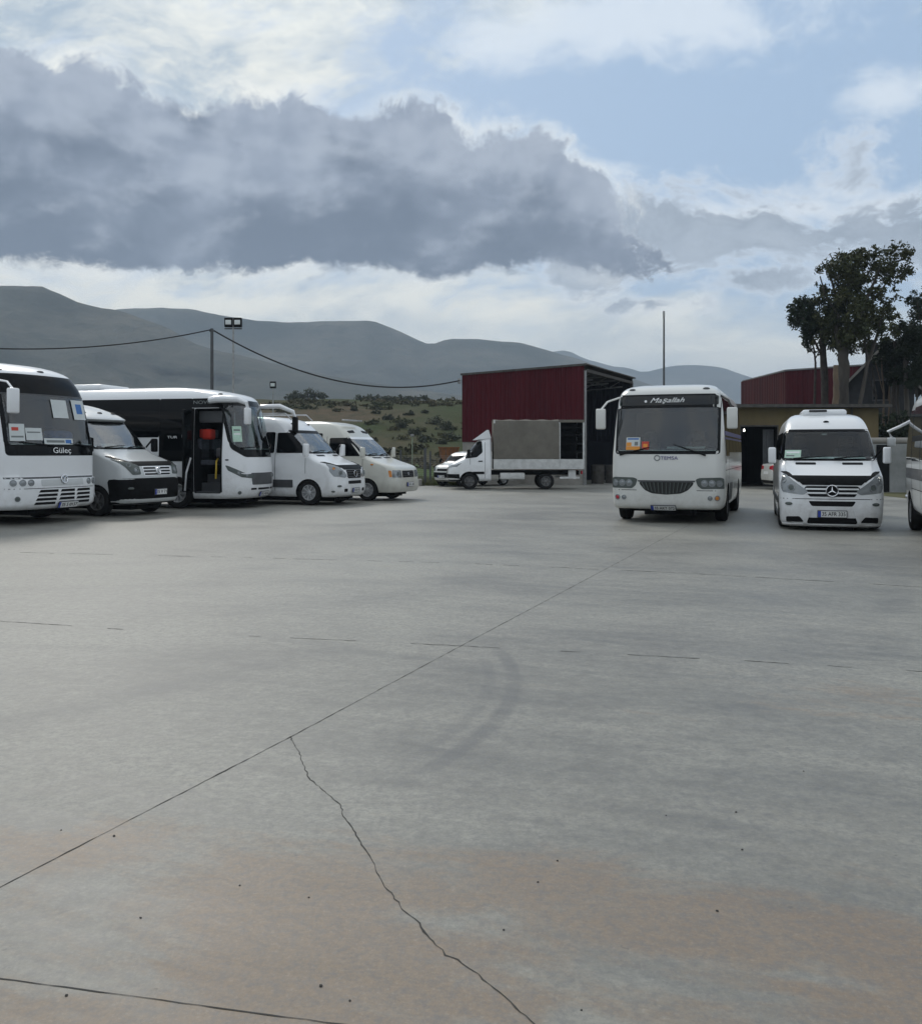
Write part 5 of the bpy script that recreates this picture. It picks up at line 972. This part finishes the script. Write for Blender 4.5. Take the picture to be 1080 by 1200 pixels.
def red_shed():
    A, Bq = Vector((.05, 44.6, 0)), Vector((5.60, 42.0, 0)); t = (Bq-A).normalized(); n = Vector((t.y, -t.x, 0)); back = -n; dep = 8.6
    rt = thing('metal_shed', 'open-sided dark red metal shed standing behind the canvas truck', 'shed', tuple(A))
    ln = (Bq-A).length; loc = lambda a, d, z: Vector(t*a+back*d)+Vector((0, 0, z)); zl, zr = 5.24, 5.48; zb = .10
    def wall(mb, a0, d0, a1, d1, z0, z1a, z1b, p=.25): q0, q1 = loc(a0, d0, 0), loc(a1, d1, 0); return corr(mb, q0[:2], q1[:2], z0, z1a, z0, z1b, p)
    wall(MB(), 0, 0, ln, 0, 2.0, zl, zr).build('cladding', RED, rt, smooth=False)
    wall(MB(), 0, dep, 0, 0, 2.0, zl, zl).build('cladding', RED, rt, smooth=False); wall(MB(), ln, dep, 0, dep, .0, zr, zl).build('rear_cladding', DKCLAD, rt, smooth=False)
    def blk(a0, a1, d0, d1, z0, z1, name, m):
        mb = MB(); q = [loc(a0, d0, z0), loc(a1, d0, z0), loc(a1, d1, z0), loc(a0, d1, z0)]; mb.prism(q, (0, 0, z1-z0)); return mb.build(name, m, rt, smooth=False)
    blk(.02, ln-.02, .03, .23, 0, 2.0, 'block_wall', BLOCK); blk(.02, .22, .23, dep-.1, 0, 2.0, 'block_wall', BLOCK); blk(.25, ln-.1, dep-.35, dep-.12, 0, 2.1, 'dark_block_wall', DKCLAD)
    for d in (.10, dep-.15): blk(ln-.07, ln+.07, d-.07, d+.07, 0, zr-.25, 'post', FASC if d > 1 else GALV)
    blk(ln-.06, ln+.06, 0.2, dep-.1, zr-.30, zr-.16, 'eaves_beam', FASC)
    for d in (1.6, 4.3, 6.9):                 # trusses
        mb = MB(); P0, P1 = loc(.2, d, zl-.75), loc(ln-.1, d, zr-.55); Q0, Q1 = loc(.2, d, zl-.2), loc(ln-.1, d, zr-.2); mb.tube([P0, P1], .035, 6); mb.tube([Q0, Q1], .035, 6)
        for k in range(8): f0, f1 = k/8, (k+1)/8; mb.tube([P0.lerp(P1, f0) if k % 2 else Q0.lerp(Q1, f0), Q0.lerp(Q1, f1) if k % 2 else P0.lerp(P1, f1)], .02, 5)
        mb.build('truss', GALV, rt)
    mb = MB(); q = [loc(-.04, -.06, zl+.01), loc(ln+.14, -.06, zr+.01), loc(ln+.14, dep+.2, zr+.01), loc(-.04, dep+.2, zl+.01)]; mb.prism(q, (0, 0, .05)); mb.build('roof', FASC, rt, smooth=False)
    q0, q1 = loc(-.05, -.07, zl-.03), loc(ln+.15, -.07, zr-.03); mb = MB(); mb.prism([q0, q1, q1+Vector((0, 0, .10)), q0+Vector((0, 0, .10))], -back*.015); mb.build('fascia', FASC, rt, smooth=False)
    o = MB(); o.rbox(-.08, .08, -.1, .1, -.12, .12, .02); o = o.build('insulator_box', GALV, rt); o.location = loc(-.1, -.1, zl-.30)
    return rt
red_shed()
def shed_clutter():
    g = 'things stored in the red shed'
    rr = random.Random(4)
    for i, (x, y, lab) in enumerate([(6.5, 44.0, 'dark oil drum nearest the front post of the red shed'), (7.3, 44.9, 'dark oil drum deeper inside the red shed'), (6.9, 46.2, 'dark oil drum at the back of the red shed')]):
        o = MB().lathe([(.29, 0), (.30, .02), (.285, .04), (.285, .28), (.30, .30), (.285, .32), (.285, .58), (.30, .60), (.285, .62), (.285, .86), (.30, .88), (.27, .885), (.26, .86)], (0, 0, 0), 'z', 20).build('oil_drum', FASC); o.location = (x, y, 0); tag(o, lab, 'drum', g)
shed_clutter()
def garage():
    rt = thing('garage_building', 'low ochre garage with a flat roof and a dark open doorway', 'garage', (11.2, 40, 0)); D, Wd, H = 8.0, 6.9, 3.42
    d0, d1, dz = .93, 2.50, 2.62
    mb = MB(); mb.box(0, d0, 0, .22, 0, H); mb.box(d1, Wd, 0, .22, 0, H); mb.box(d0, d1, 0, .22, dz, H+.03); mb.box(0, .22, .22, D, 0, H); mb.box(Wd-.22, Wd, .22, D, 0, H); mb.box(.22, Wd-.22, D-.22, D, 0, H); mb.build('wall', OCHRE, rt, smooth=False)
    MB().box(.22, Wd-.22, .22, D-.22, -.02, .01).build('floor_slab', FASC, rt, smooth=False); MB().box(2.9, 3.0, .3, 7.7, .02, H-.02).build('partition', DARK, rt, smooth=False); MB().box(.24, 2.88, 5.5, 5.6, .02, H-.02).build('partition', DARK, rt, smooth=False); MB().box(.225, .24, .23, 5.5, .02, H-.02).build('partition', DARK, rt, smooth=False)
    MB().box(-.35, Wd+.35, -.45, D+.3, H+.03, H+.13).build('roof', FASC, rt, smooth=False); MB().box(-.37, Wd+.37, -.475, -.455, H+.01, H+.15).build('fascia', FASC, rt, smooth=False)
    fr = MB(); fr.box(d0-.06, d0, -.03, .25, 0, dz+.06); fr.box(d1, d1+.06, -.03, .25, 0, dz+.06); fr.box(d0, d1, -.03, .25, dz, dz+.06); fr.build('door_frame', FASC, rt, smooth=False)
    o = corr(MB(), (d1-.48, .42), (d1+.0, .40), .05, 2.5, .05, 2.5, .16, .02).build('door', GREYP, rt, smooth=False)
    MB().lathe([(.001, 0), (.03, .01), (.04, .05), (.025, .09), (.015, .12)], (1.35, .9, 2.42), 'z', 14).build('ceiling_lamp', mat('lit_lamp', (.9, .9, .85), .4, emit=(1, .97, .9, 6)), rt)
    MB().tube([(1.35, .9, 2.54), (1.35, .9, H)], .01, 5).build('lamp_cord', INK, rt); MB().tube([(.35, .3, H+.16), (.35, .3, H+.50)], .09, 10).build('vent_pipe', INK, rt); 
    MB().tube([(Wd-1.2, -.1, .2), (Wd-1.2, -.1, H+.02)], .05, 8).build('downpipe', FASC, rt)
garage()
def red_hall():
    rt = thing('metal_hall', 'large dark red metal hall beyond the garage roof', 'hall', (22.2, 63, 0)); zc = 1.5+95*63/F; rise = .07
    corr(MB(), (-.2, 9.5), (0, 0), .0, zc, 0, zc, .35, .04).build('cladding', mat('faded_red_cladding', (.085, .018, .018), .6, spec=.15, col2=(.05, .011, .013), vscale=1.5, stretch=(1, 1, .1)), rt, smooth=False)
    corr(MB(), (0, 0), (6.2, 0), 0, zc, 0, zc+6.2*rise, .35, .04).build('cladding', RED, rt, smooth=False)
    MB().prism([(-.12, -.12, zc), (6.3, -.12, zc+6.3*rise), (6.3, -.12, zc+6.3*rise+.10), (-.12, -.12, zc+.10)], (0, 9.6, 0)).build('roof', ROOFG, rt, smooth=False)
    corr(MB(), (6.2, 0), (6.2, 9.5), .0, zc+6.2*rise, 0, zc+6.2*rise, .35, .04).build('cladding', RED, rt, smooth=False); MB().box(.05, 6.1, 9.4, 9.5, 0, zc).build('rear_wall', RED, rt, smooth=False)
red_hall()
def dark_house():
    Y = 52; rt = thing('gabled_house', 'dark grey gabled house half hidden behind the tall trees', 'house', (23.6, Y, 0), R(-24)); w2, dep = 1.75, 6.0; ze, za = 1.5+80*Y/F, 1.5+119*Y/F
    mb = MB(); mb.prism([(-w2, 0, 0), (w2, 0, 0), (w2, 0, ze), (0, 0, za-.1), (-w2, 0, ze)], (0, dep, 0)); mb.build('wall', HOUSED, rt, smooth=False)
    for sg in (-1, 1):
        d = Vector((sg*w2, 0, ze-za)).normalized(); p0, p1 = Vector((0, -.4, za)), Vector((sg*(w2+.45), -.4, za+(ze-za)*(w2+.45)/w2)); MB().prism([p0, p1, p1+Vector((0, 0, .14)), p0+Vector((0, 0, .14))], (0, dep+.6, 0)).build('roof', TILE, rt, smooth=False)
        MB().prism([p0+Vector((0, -.03, -.06)), p1+Vector((0, -.03, -.06)), p1+Vector((0, -.03, .12)), p0+Vector((0, -.03, .12))], (0, .028, 0)).build('bargeboard', BLOCK, rt, smooth=False)
    MB().prism([(-.75, 1.2, za-.7), (.05, 1.2, za-.5), (.05, 1.2, za+.25), (-.35, 1.2, za+.62), (-.75, 1.2, za+.25)], (0, 2.0, 0)).build('dormer', HOUSED, rt, smooth=False)
    for sg in (-1, 1): p0, p1 = Vector((-.35, 1.0, za+.66)), Vector((-.35+sg*.58, 1.0, za+.12)); MB().prism([p0, p1, p1+Vector((0, 0, .1)), p0+Vector((0, 0, .1))], (0, 2.3, 0)).build('dormer_roof', TILE, rt, smooth=False)
    for (x, z) in ((-.9, 2.4), (.7, 2.4), (.1, 4.4)):
        f = MB().box(x-.5, x+.5, -.05, .02, z, z+1.2).build('window', GREYP, rt, smooth=False); MB().box(x-.42, x+.42, -.06, -.052, z+.08, z+1.12).build('pane', TINT, f, smooth=False)
dark_house()
def yard_wall():
    Y = 34.7; rt = thing('boundary_wall', 'pale yard wall with a thick concrete coping between the white van and the silver minibus', 'wall', (15.0, Y, 0))
    MB().box(.0, 2.25, 0, .18, 0, 1.82).build('wall_panel', PALEW, rt, smooth=False); MB().box(2.62, 8, 0, .18, 0, 1.82).build('wall_panel', PALEW, rt, smooth=False)
    MB().box(2.26, 2.61, .03, .15, 0, 1.80).build('wall_panel', PALEW, rt, smooth=False); mb = MB(); mb.tube([(-.3, .09, 1.94), (8.2, .09, 1.94)], .115, 12); mb.build('coping', BLOCK, rt); MB().box(.62, 1.10, -.03, -.004, 0, 1.78).build('gate', BLACKP, rt, smooth=False)
yard_wall()
# ------------------------------------------------------------------ poles, cables, fence
POLEM = mat('dark_pole_steel', (.06, .065, .07), .6, var=.2, vscale=6); CABLE = mat('cable_black', (.012, .012, .013), .7)
p = at(248.5, 385, 40); o = MB().tube([(0, 0, 0), (0, 0, p.z)], [.085, .065], 10); rt = thing('utility_pole', 'dark plain pole carrying the overhead cable behind the bus with the open door', 'pole', (p.x, p.y, 0)); o.build('pole', POLEM, rt); MB().box(-.10, .10, -.05, .05, p.z-.14, p.z-.06).build('cable_bracket', POLEM, rt)
ptop = Vector((p.x, p.y, p.z-.04))
def cable(a, b, sag, r, label):
    pts = [a.lerp(b, i/40)-Vector((0, 0, sag*4*(i/40)*(1-i/40))) for i in range(41)]
    tag(MB().tube(pts, r, 6).build('overhead_cable', CABLE), label, 'cable', 'overhead cables')
cable(ptop, Vector((.0, 44.5, 4.98)), 1.18, .033, 'black cable sagging from the pole to the corner of the red shed'); cable(Vector((-22.5, 32.0, 5.80)), ptop, .78, .026, 'black cable sagging from the left edge of the picture to the pole')
def floodlight(px, top, Y, nl, label):
    p = at(px, top, Y); rt = thing('floodlight_mast', label, 'floodlight', (p.x, p.y, 0), 0, 'floodlight masts'); H = p.z
    MB().tube([(0, 0, 0), (0, 0, H-.1)], [.075, .045], 10).build('pole', GALV, rt)
    if nl == 2: MB().box(-.42, .42, -.03, .03, H-.62, H-.56).build('crossbar', POLEM, rt)
    for x in ((-.22, .22) if nl == 2 else (0,)):
        h = MB(); h.rbox(x-.20, x+.20, -.10, .10, H-.52, H-.06, .03); o = h.build('lamp_head', BLACKP, rt); MB().rbox(x-.14, x+.14, -.125, -.102, H-.40, H-.18, .01).build('lamp_glass', mat('flood_glass', (.62, .66, .66), .2), o)
floodlight(273.5, 371, 45, 2, 'tall mast with twin square floodlights beside the cable pole'); floodlight(320, 446, 62, 1, 'small mast with a single dark floodlight above the white van roof')
p = at(777.5, 365, 58); rt = thing('antenna_mast', 'thin bare mast rising behind the off-white midibus', 'mast', (p.x, p.y, 0)); MB().tube([(0, 0, 0), (0, 0, p.z*.6), (0, 0, p.z)], [.075, .065, .05], 8).build('pole', POLEM, rt); MB().tube([(0, 0, p.z-.35), (0, 0, p.z+.02)], .07, 8).build('mast_tip', GALV, rt)
p = at(483, 512, 46); rt = thing('marker_post', 'slim pale post with a small head standing in the green field', 'post', (p.x, p.y, 0)); MB().tube([(0, 0, -.2), (0, 0, p.z)], .028, 8).build('pole', mat('pale_post', (.25, .30, .22), .7), rt); MB().rbox(-.09, .09, -.06, .06, p.z, p.z+.13, .03).build('post_head', PALEW, rt)
def fence():
    rt = thing('wire_fence', 'wire mesh fence on dark posts along the end of the yard', 'fence', (-4.2, 43.6, 0)); mb = MB(); x1 = 4.1
    for k in range(70):
        x = x1*k/69*1.0; mb.tube([(x, 0, .03), (min(x1, x+.0), 0, 1.35)], .0035, 3)
    for k in range(14): mb.tube([(0, 0, .1+k*.095), (x1, 0, .1+k*.095)], .0035, 3)
    mb.build('wire_mesh', GALV, rt, smooth=False)
    for x, h in ((0, 1.5), (1.35, 1.62), (2.75, 1.55), (4.1, 1.5)): MB().tube([(x, .03, -.2), (x, .03, h)], .045, 8).build('post', POLEM, rt)
fence()
p = gnd(505, 573); o = thing('gate_post', 'dark steel gate post just left of the small delivery van', 'post', (-1.62, 41.7, 0)); MB().box(-.06, .06, -.06, .06, 0, 1.65).build('post', POLEM, o); MB().box(-.08, .08, -.08, .08, 1.65, 1.69).build('post_cap', POLEM, o)
o = MB().rbox(-.95, .0, -.25, .25, 0, .30, .04).build('concrete_block', BLOCK); o.location = (-1.75, 41.4, 0); tag(o, 'pale low concrete block on the yard edge beside the gate post', 'block')
def skip():
    rt = thing('rusty_skip', 'rusty orange metal bin behind the small delivery van', 'bin', (-.62, 47.2, 0)); mb = MB(); z0, z1 = .95, 1.72; mb.prism([(-.42, 0, z0), (.42, 0, z0), (.52, 0, z1), (-.52, 0, z1)], (0, .9, 0)); mb.build('bin', RUSTB, rt, smooth=False)
    for x in (-.36, .36):
        for y in (.1, .8): MB().box(x-.04, x+.04, y-.04, y+.04, -.1, z0).build('leg', RUSTM, rt, smooth=False)
    for k in range(4): MB().box(-.45+.27*k, -.40+.27*k, -.03, -.001, z0+.03, z1-.03).build('rib', RUSTM, rt, smooth=False)
    MB().box(-.55, .55, -.04, .94, z1, z1+.05).build('rim_bar', RUSTB, rt, smooth=False)
skip()
struct(MB().prism([(14.3, 25.5, 0), (17.2, 25.0, 0), (19.0, 34.3, 0), (14.6, 34.3, 0)], (0, 0, .004)).build('soil_patch', EARTH, smooth=False))
# ------------------------------------------------------------------ trees
TY = 46.0; K = TY/F
def cl(lst, Y=TY, seed=0, dz=1.0):
    rr = random.Random(seed); return [(at(x, y, Y)+Vector((0, rr.uniform(-1, 1)*dz, 0)), r*Y/F) for x, y, r in lst]
def pth(lst, Y=TY, dy=0): return [at(x, y, Y)+Vector((0, dy*i, 0)) for i, (x, y) in enumerate(lst)]
TG = 'trees behind the garage'
b = at(986, 568, TY); b.z = 0
tree('eucalyptus_tree', 'tallest tree, with a thick forked grey trunk and a broad ragged crown', 'tree', b, [(pth([(987, 566), (987, 480), (988, 440), (988, 408)]), .31, .25), (pth([(984, 412), (981, 385), (984, 350), (978, 322)], dy=.2), .13, .05), (pth([(992, 410), (1003, 376), (1014, 345), (1024, 318)], dy=-.2), .12, .05), (pth([(1006, 368), (1030, 345), (1050, 322)], dy=.3), .07, .03), (pth([(983, 372), (968, 345), (964, 322)], dy=.2), .06, .03), (pth([(988, 408), (996, 370), (1000, 330)], dy=.3), .13, .05)],
     cl([(978, 312, 15), (966, 318, 10), (992, 306, 15), (1006, 300, 12), (1024, 299, 14), (1040, 300, 12), (1054, 305, 11), (1062, 316, 8), (1047, 318, 14), (1030, 318, 14), (1010, 322, 15), (992, 326, 14), (968, 334, 8), (965, 346, 6), (1000, 345, 18), (985, 352, 16), (1018, 350, 16), (1036, 340, 9), (1052, 340, 6), (1058, 347, 5), (1046, 349, 5), (1000, 372, 20), (980, 378, 17), (1020, 374, 16), (1034, 368, 10), (1030, 390, 13), (1008, 395, 18), (985, 400, 14), (1018, 408, 8), (1037, 382, 7), (970, 368, 12), (1012, 312, 14), (984, 322, 14), (1036, 310, 13), (1004, 332, 14), (976, 345, 12), (1010, 384, 16), (994, 394, 15), (1042, 328, 10), (1022, 336, 12), (972, 392, 11)], seed=3), 16500, .19, 5, LEAFD, BARK, TG)
b = at(964, 568, TY+1.5); b.z = 0
tree('stone_pine', 'pine with a dark drooping crown left of the tallest tree', 'tree', b, [(pth([(966, 566), (965, 470), (963, 415), (962, 380)], TY+1.5), .17, .09), (pth([(964, 420), (950, 392), (940, 372)], TY+1.5), .07, .03), (pth([(969, 566), (969, 480), (970, 440), (968, 400)], TY+1.5, .1), .11, .06)],
     cl([(935, 358, 9), (930, 366, 7), (944, 354, 11), (955, 354, 10), (940, 372, 12), (955, 372, 16), (966, 362, 14), (948, 388, 11), (962, 390, 14), (974, 385, 12), (955, 400, 8), (968, 404, 10), (944, 397, 6), (978, 400, 10), (948, 364, 12), (960, 380, 14), (970, 374, 13), (940, 384, 8), (976, 366, 12)], TY+1.5, 5), 9500, .17, 9, LEAFP, BARKD, TG)
b = at(953.5, 568, TY+2); b.z = 0
tree('bare_tree', 'thin dark stem with a few twigs at the left of the tree group', 'tree', b, [(pth([(955, 566), (954, 470), (955, 425), (953, 408), (950, 400)], TY+2), .08, .025), (pth([(955, 420), (961, 408), (963, 398)], TY+2), .03, .015), (pth([(954, 416), (948, 408)], TY+2), .025, .012)], cl([(951, 404, 6), (958, 412, 5), (948, 410, 4)], TY+2, 6, .3), 130, .16, 15, LEAFP, BARKD, TG)
b = at(978, 568, TY-1); b.z = 0
tree('dead_trunk', 'short orange-brown trunk against the left side of the thick forked trunk', 'tree', b, [(pth([(978.5, 566), (978.5, 500), (979, 455), (979, 428)], TY-1), .20, .12)], [], 0, .1, 1, LEAFD, BARKW, TG)
b = at(1004, 568, TY-.5); b.z = 0
tree('leaning_tree', 'slender tree leaning to the right in front of the gabled house', 'tree', b, [(pth([(1003, 566), (1006, 480), (1015, 430), (1028, 390), (1035, 362)], TY-.5), .12, .05), (pth([(1018, 425), (1012, 400)], TY-.5), .05, .02)], cl([(1036, 362, 8), (1030, 375, 8), (1044, 372, 7), (1040, 352, 6)], TY-.5, 8, .4), 700, .18, 25, LEAFD, BARK, TG)
specs = [([(1045, 566), (1046, 470), (1049, 420), (1048, 400)], [(1050, 404, 12), (1042, 416, 10), (1056, 418, 13), (1046, 430, 10), (1060, 434, 11), (1036, 408, 6), (1048, 420, 13), (1056, 408, 11), (1052, 442, 10), (1042, 440, 8)], 'bushy pine nearest the gabled house', 1.0),
         ([(1063, 566), (1062, 480), (1060, 430), (1062, 395)], [(1058, 386, 11), (1068, 392, 14), (1072, 410, 14), (1062, 402, 11), (1076, 428, 12), (1066, 424, 12), (1080, 444, 10), (1060, 412, 12), (1070, 436, 12), (1064, 446, 10), (1074, 398, 12)], 'dense dark pine in the middle of the right-hand group', 0.0),
         ([(1082, 566), (1081, 480), (1083, 420), (1084, 360)], [(1079, 346, 8), (1074, 354, 8), (1086, 340, 12), (1092, 360, 16), (1078, 368, 8), (1086, 385, 16), (1096, 400, 20), (1088, 415, 14), (1094, 440, 14)], 'tall pine at the right edge of the picture', .6)]
for i, (tr, cs, lab, dy) in enumerate(specs):
    Y = TY+1+dy; b = at(tr[0][0], 566, Y); b.z = 0
    tree('stone_pine', lab, 'tree', b, [(pth(tr, Y), .15, .07), (pth([tr[2], cs[1][:2]], Y), .05, .02), (pth([tr[2], cs[2][:2]], Y), .05, .02)], cl(cs, Y, 20+i), 10500, .17, 40+i, LEAFP, BARK if i else BARKD, TG)
rr = random.Random(12)
for i, (px, top, r, lab, m) in enumerate([(1034, 420, .07, 'bare pale trunk just right of the gabled house front', BARKW), (1040, 440, .06, 'thin pale trunk rising over the yard wall', BARKW), (1053, 430, .09, 'grey bare trunk over the middle of the yard wall', BARK), (1072, 430, .08, 'grey bare trunk left of the tall edge pine', BARK), (1024, 430, .08, 'dark bare trunk in front of the gabled house', BARKD)]):
    b = at(px+rr.uniform(-3, 3), 566, TY+2.5); b.z = 0; tree('bare_tree', lab, 'tree', b, [(pth([(px, 566), (px+rr.uniform(-2, 2), 500), (px+rr.uniform(-3, 3), (500+top)/2), (px+rr.uniform(-3, 3), top)], TY+2.5), r, r*.45), (pth([(px, (500+top)/2), (px+rr.uniform(-9, 9), top+5)], TY+2.5), r*.4, r*.2)], [], 0, .1, 60+i, LEAFP, m, TG)
def bush(name, label, base, cls, n, leaf, seed, m=LEAFB, group=None, stem=.03):
    t = thing(name, label, 'bush', base, 0, group); b = Vector(base); mb = MB(); mb.tube([(0, 0, -.2), (0, 0, max(.1, (cls[0][0]-b).z))], stem, 6); mb.build('stem', BARKD, t)
    leaves([(tuple(Vector(c)-b), r) for c, r in cls], n, leaf, seed).build('foliage', m, t, smooth=False, fix=False); return t
for i, (px, lab) in enumerate([(1018, 'dark undergrowth below the gabled house'), (1036, 'dark shrub behind the left end of the yard wall'), (1056, 'dark shrub behind the right end of the yard wall'), (1076, 'dark shrub behind the silver minibus')]):
    Y = 44; b = at(px, 566, Y); b.z = 0; bush('shrub', lab, b, [(b+Vector((dx, dy, z)), r) for dx, dy, z, r in ((0, 0, 1.2, .7), (-.3, .2, 2.0, .6), (.35, -.1, 2.5, .5), (.1, .3, 3.0, .45))], 1600, .2, 70+i, LEAFP, 'shrubs behind the yard wall')
# trees along the top of the hill and scrub on its slope
def on_hill(px, Y): x = (px-540)/F*Y; return Vector((x, Y, hz(x, Y)))
names = ['first', '']
HT = [(338, 5, 'low round tree at the left end of the hilltop row'), (345, 7, 'dark round tree second in the hilltop row'), (352, 5, 'small tree with a clear gap on its right on the hilltop'), (361, 8, 'large dark tree in the middle of the hilltop row'), (369, 7, 'broad tree right of the middle of the hilltop row'), (378, 5, 'small lone tree at the right end of the hilltop row'), (499, 4, 'tiny lone tree right of the long hilltop hedge')]
for i, (px, r, lab) in enumerate(HT):
    b = on_hill(px, 148); k = 148/F; t = bush('hill_tree', lab, b, [(b+Vector((rr.uniform(-.3, .3), rr.uniform(-.3, .3), r*k*.9)), r*k*.8), (b+Vector((r*k*.5, 0, r*k*.6)), r*k*.55), (b+Vector((-r*k*.5, 0, r*k*.6)), r*k*.5)], 420, .32, 90+i, LEAFB, 'trees on the hilltop', .12); t['category'] = 'tree'
for i, (p0, p1, lab) in enumerate([(420, 455, 'left half of the long dark hedge on the hilltop'), (456, 492, 'right half of the long dark hedge on the hilltop')]):
    b = on_hill((p0+p1)/2, 146); c = []
    for k in range(12):
        q = on_hill(p0+(p1-p0)*k/11, 146); c.append((q+Vector((0, 0, .35)), .55+.12*math.sin(k*1.9)))
    bush('hedge', lab, b, c, 1500, .3, 110+i, LEAFB, 'hilltop hedges', .1)
SC = [(508, 492, 9, 'dark bush high on the slope close to the red shed'), (521, 498, 10, 'largest dark bush on the slope beside the red shed'), (486, 505, 8, 'round bush in the middle of the green slope'), (470, 497, 7, 'grey-green bush above the cream van bonnet'), (497, 514, 8, 'low bush above the wire fence'), (455, 488, 7, 'bush on the slope above the cream van'), (532, 512, 8, 'bush against the corner of the red shed'), (440, 482, 5, 'small bush left on the upper slope'), (478, 484, 5, 'small bush high on the middle of the slope'), (515, 517, 6, 'low bush behind the rusty bin'), (498, 482, 4, 'tiny bush under the lone hilltop tree'), (415, 478, 5, 'small bush above the roof of the cream van')]
def hill_hit(px, py):
    Y = 60.0
    while Y < 150:
        q = at(px, py, Y)
        if q.z <= hz(q.x, Y): return Vector((q.x, Y, hz(q.x, Y)))
        Y += .5
    return on_hill(px, 148)
for i, (px, py, r, lab) in enumerate(SC):
    b = hill_hit(px, py+r*.6); k = b.y/F; bush('scrub_bush', lab, b, [(b+Vector((rr.uniform(-.3, .3), 0, r*k*.5)), r*k*.7), (b+Vector((r*k*.6, 0, r*k*.35)), r*k*.5), (b+Vector((-r*k*.6, .3, r*k*.3)), r*k*.5)], 520, .24, 130+i, LEAFB, 'bushes on the slope', .08)
def scrub():
    g = np.random.default_rng(8); vs, fs = [], []
    for _ in range(900):
        x, y = g.uniform(-62, 8), 62+86*g.random()**.8; den = mnoise.noise(Vector((x*.06, y*.05, 2)))+.5*mnoise.noise(Vector((x*.2, y*.15, 5)))
        if den < -.05+.25*g.random(): continue
        r = .35+.9*g.random()*max(.3, den+.4)
        for _ in range(int(16+26*r)):
            p = g.normal(size=3)*np.array([r*.55, r*.55, r*.22]); q = np.array([x, y, 0])+p; q[2] = hz(q[0], q[1])+abs(p[2])+.05; a = g.normal(size=3); a /= np.linalg.norm(a); b_ = np.cross(a, g.normal(size=3)); b_ /= np.linalg.norm(b_); l = .16+.22*g.random(); o = len(vs)
            vs += [q-a*l, q+b_*l*.5, q+a*l, q-b_*l*.5]; fs.append((o, o+1, o+2, o+3))
    struct(MB().add(vs, fs).build('scrub_cover', mat('scrub_leaf', (.040, .048, .020), .8, col2=(.085, .070, .038), vscale=.12, spec=.1), smooth=False, fix=False), 'stuff')
scrub()
# rough grass along the end of the yard
mb = MB(); rg = np.random.default_rng(3)
for _ in range(9000):
    x = -9+9.2*rg.random(); y = 41.3+9*rg.random()**1.6; h = .10+.28*rg.random(); a = rg.random()*6.28; z = max(-.05, hz(x, y)); dx, dy = .03*math.cos(a), .03*math.sin(a); l = rg.normal()*.08
    mb.add([(x-dx, y-dy, z), (x+dx, y+dy, z), (x+l, y+l*.5, z+h)], [(0, 1, 2)])
struct(mb.build('rough_grass', mat('grass_blade', (.075, .105, .030), .8, col2=(.13, .115, .05), vscale=.7), smooth=False, fix=False), 'stuff')
# ------------------------------------------------------------------ camera and output
cam = bpy.data.cameras.new('camera'); cam.sensor_fit = 'VERTICAL'; cam.sensor_height = 36; cam.lens = 36*F/1200; cam.shift_y = -70/1200; cam.clip_end = 20000; cam.clip_start = .05
co = bpy.data.objects.new('camera', cam); COL.objects.link(co); co.location = (0, 0, CAMH); co.rotation_euler = (R(90), 0, 0); S.camera = co
S.render.engine = 'CYCLES'; S.view_settings.view_transform = 'Standard'; S.view_settings.look = 'None'; S.view_settings.exposure = .14; S.view_settings.gamma = 1
S.cycles.use_denoising = True; S.cycles.max_bounces = 8; S.cycles.transparent_max_bounces = 8; S.cycles.volume_bounces = 0; S.cycles.sample_clamp_indirect = 4
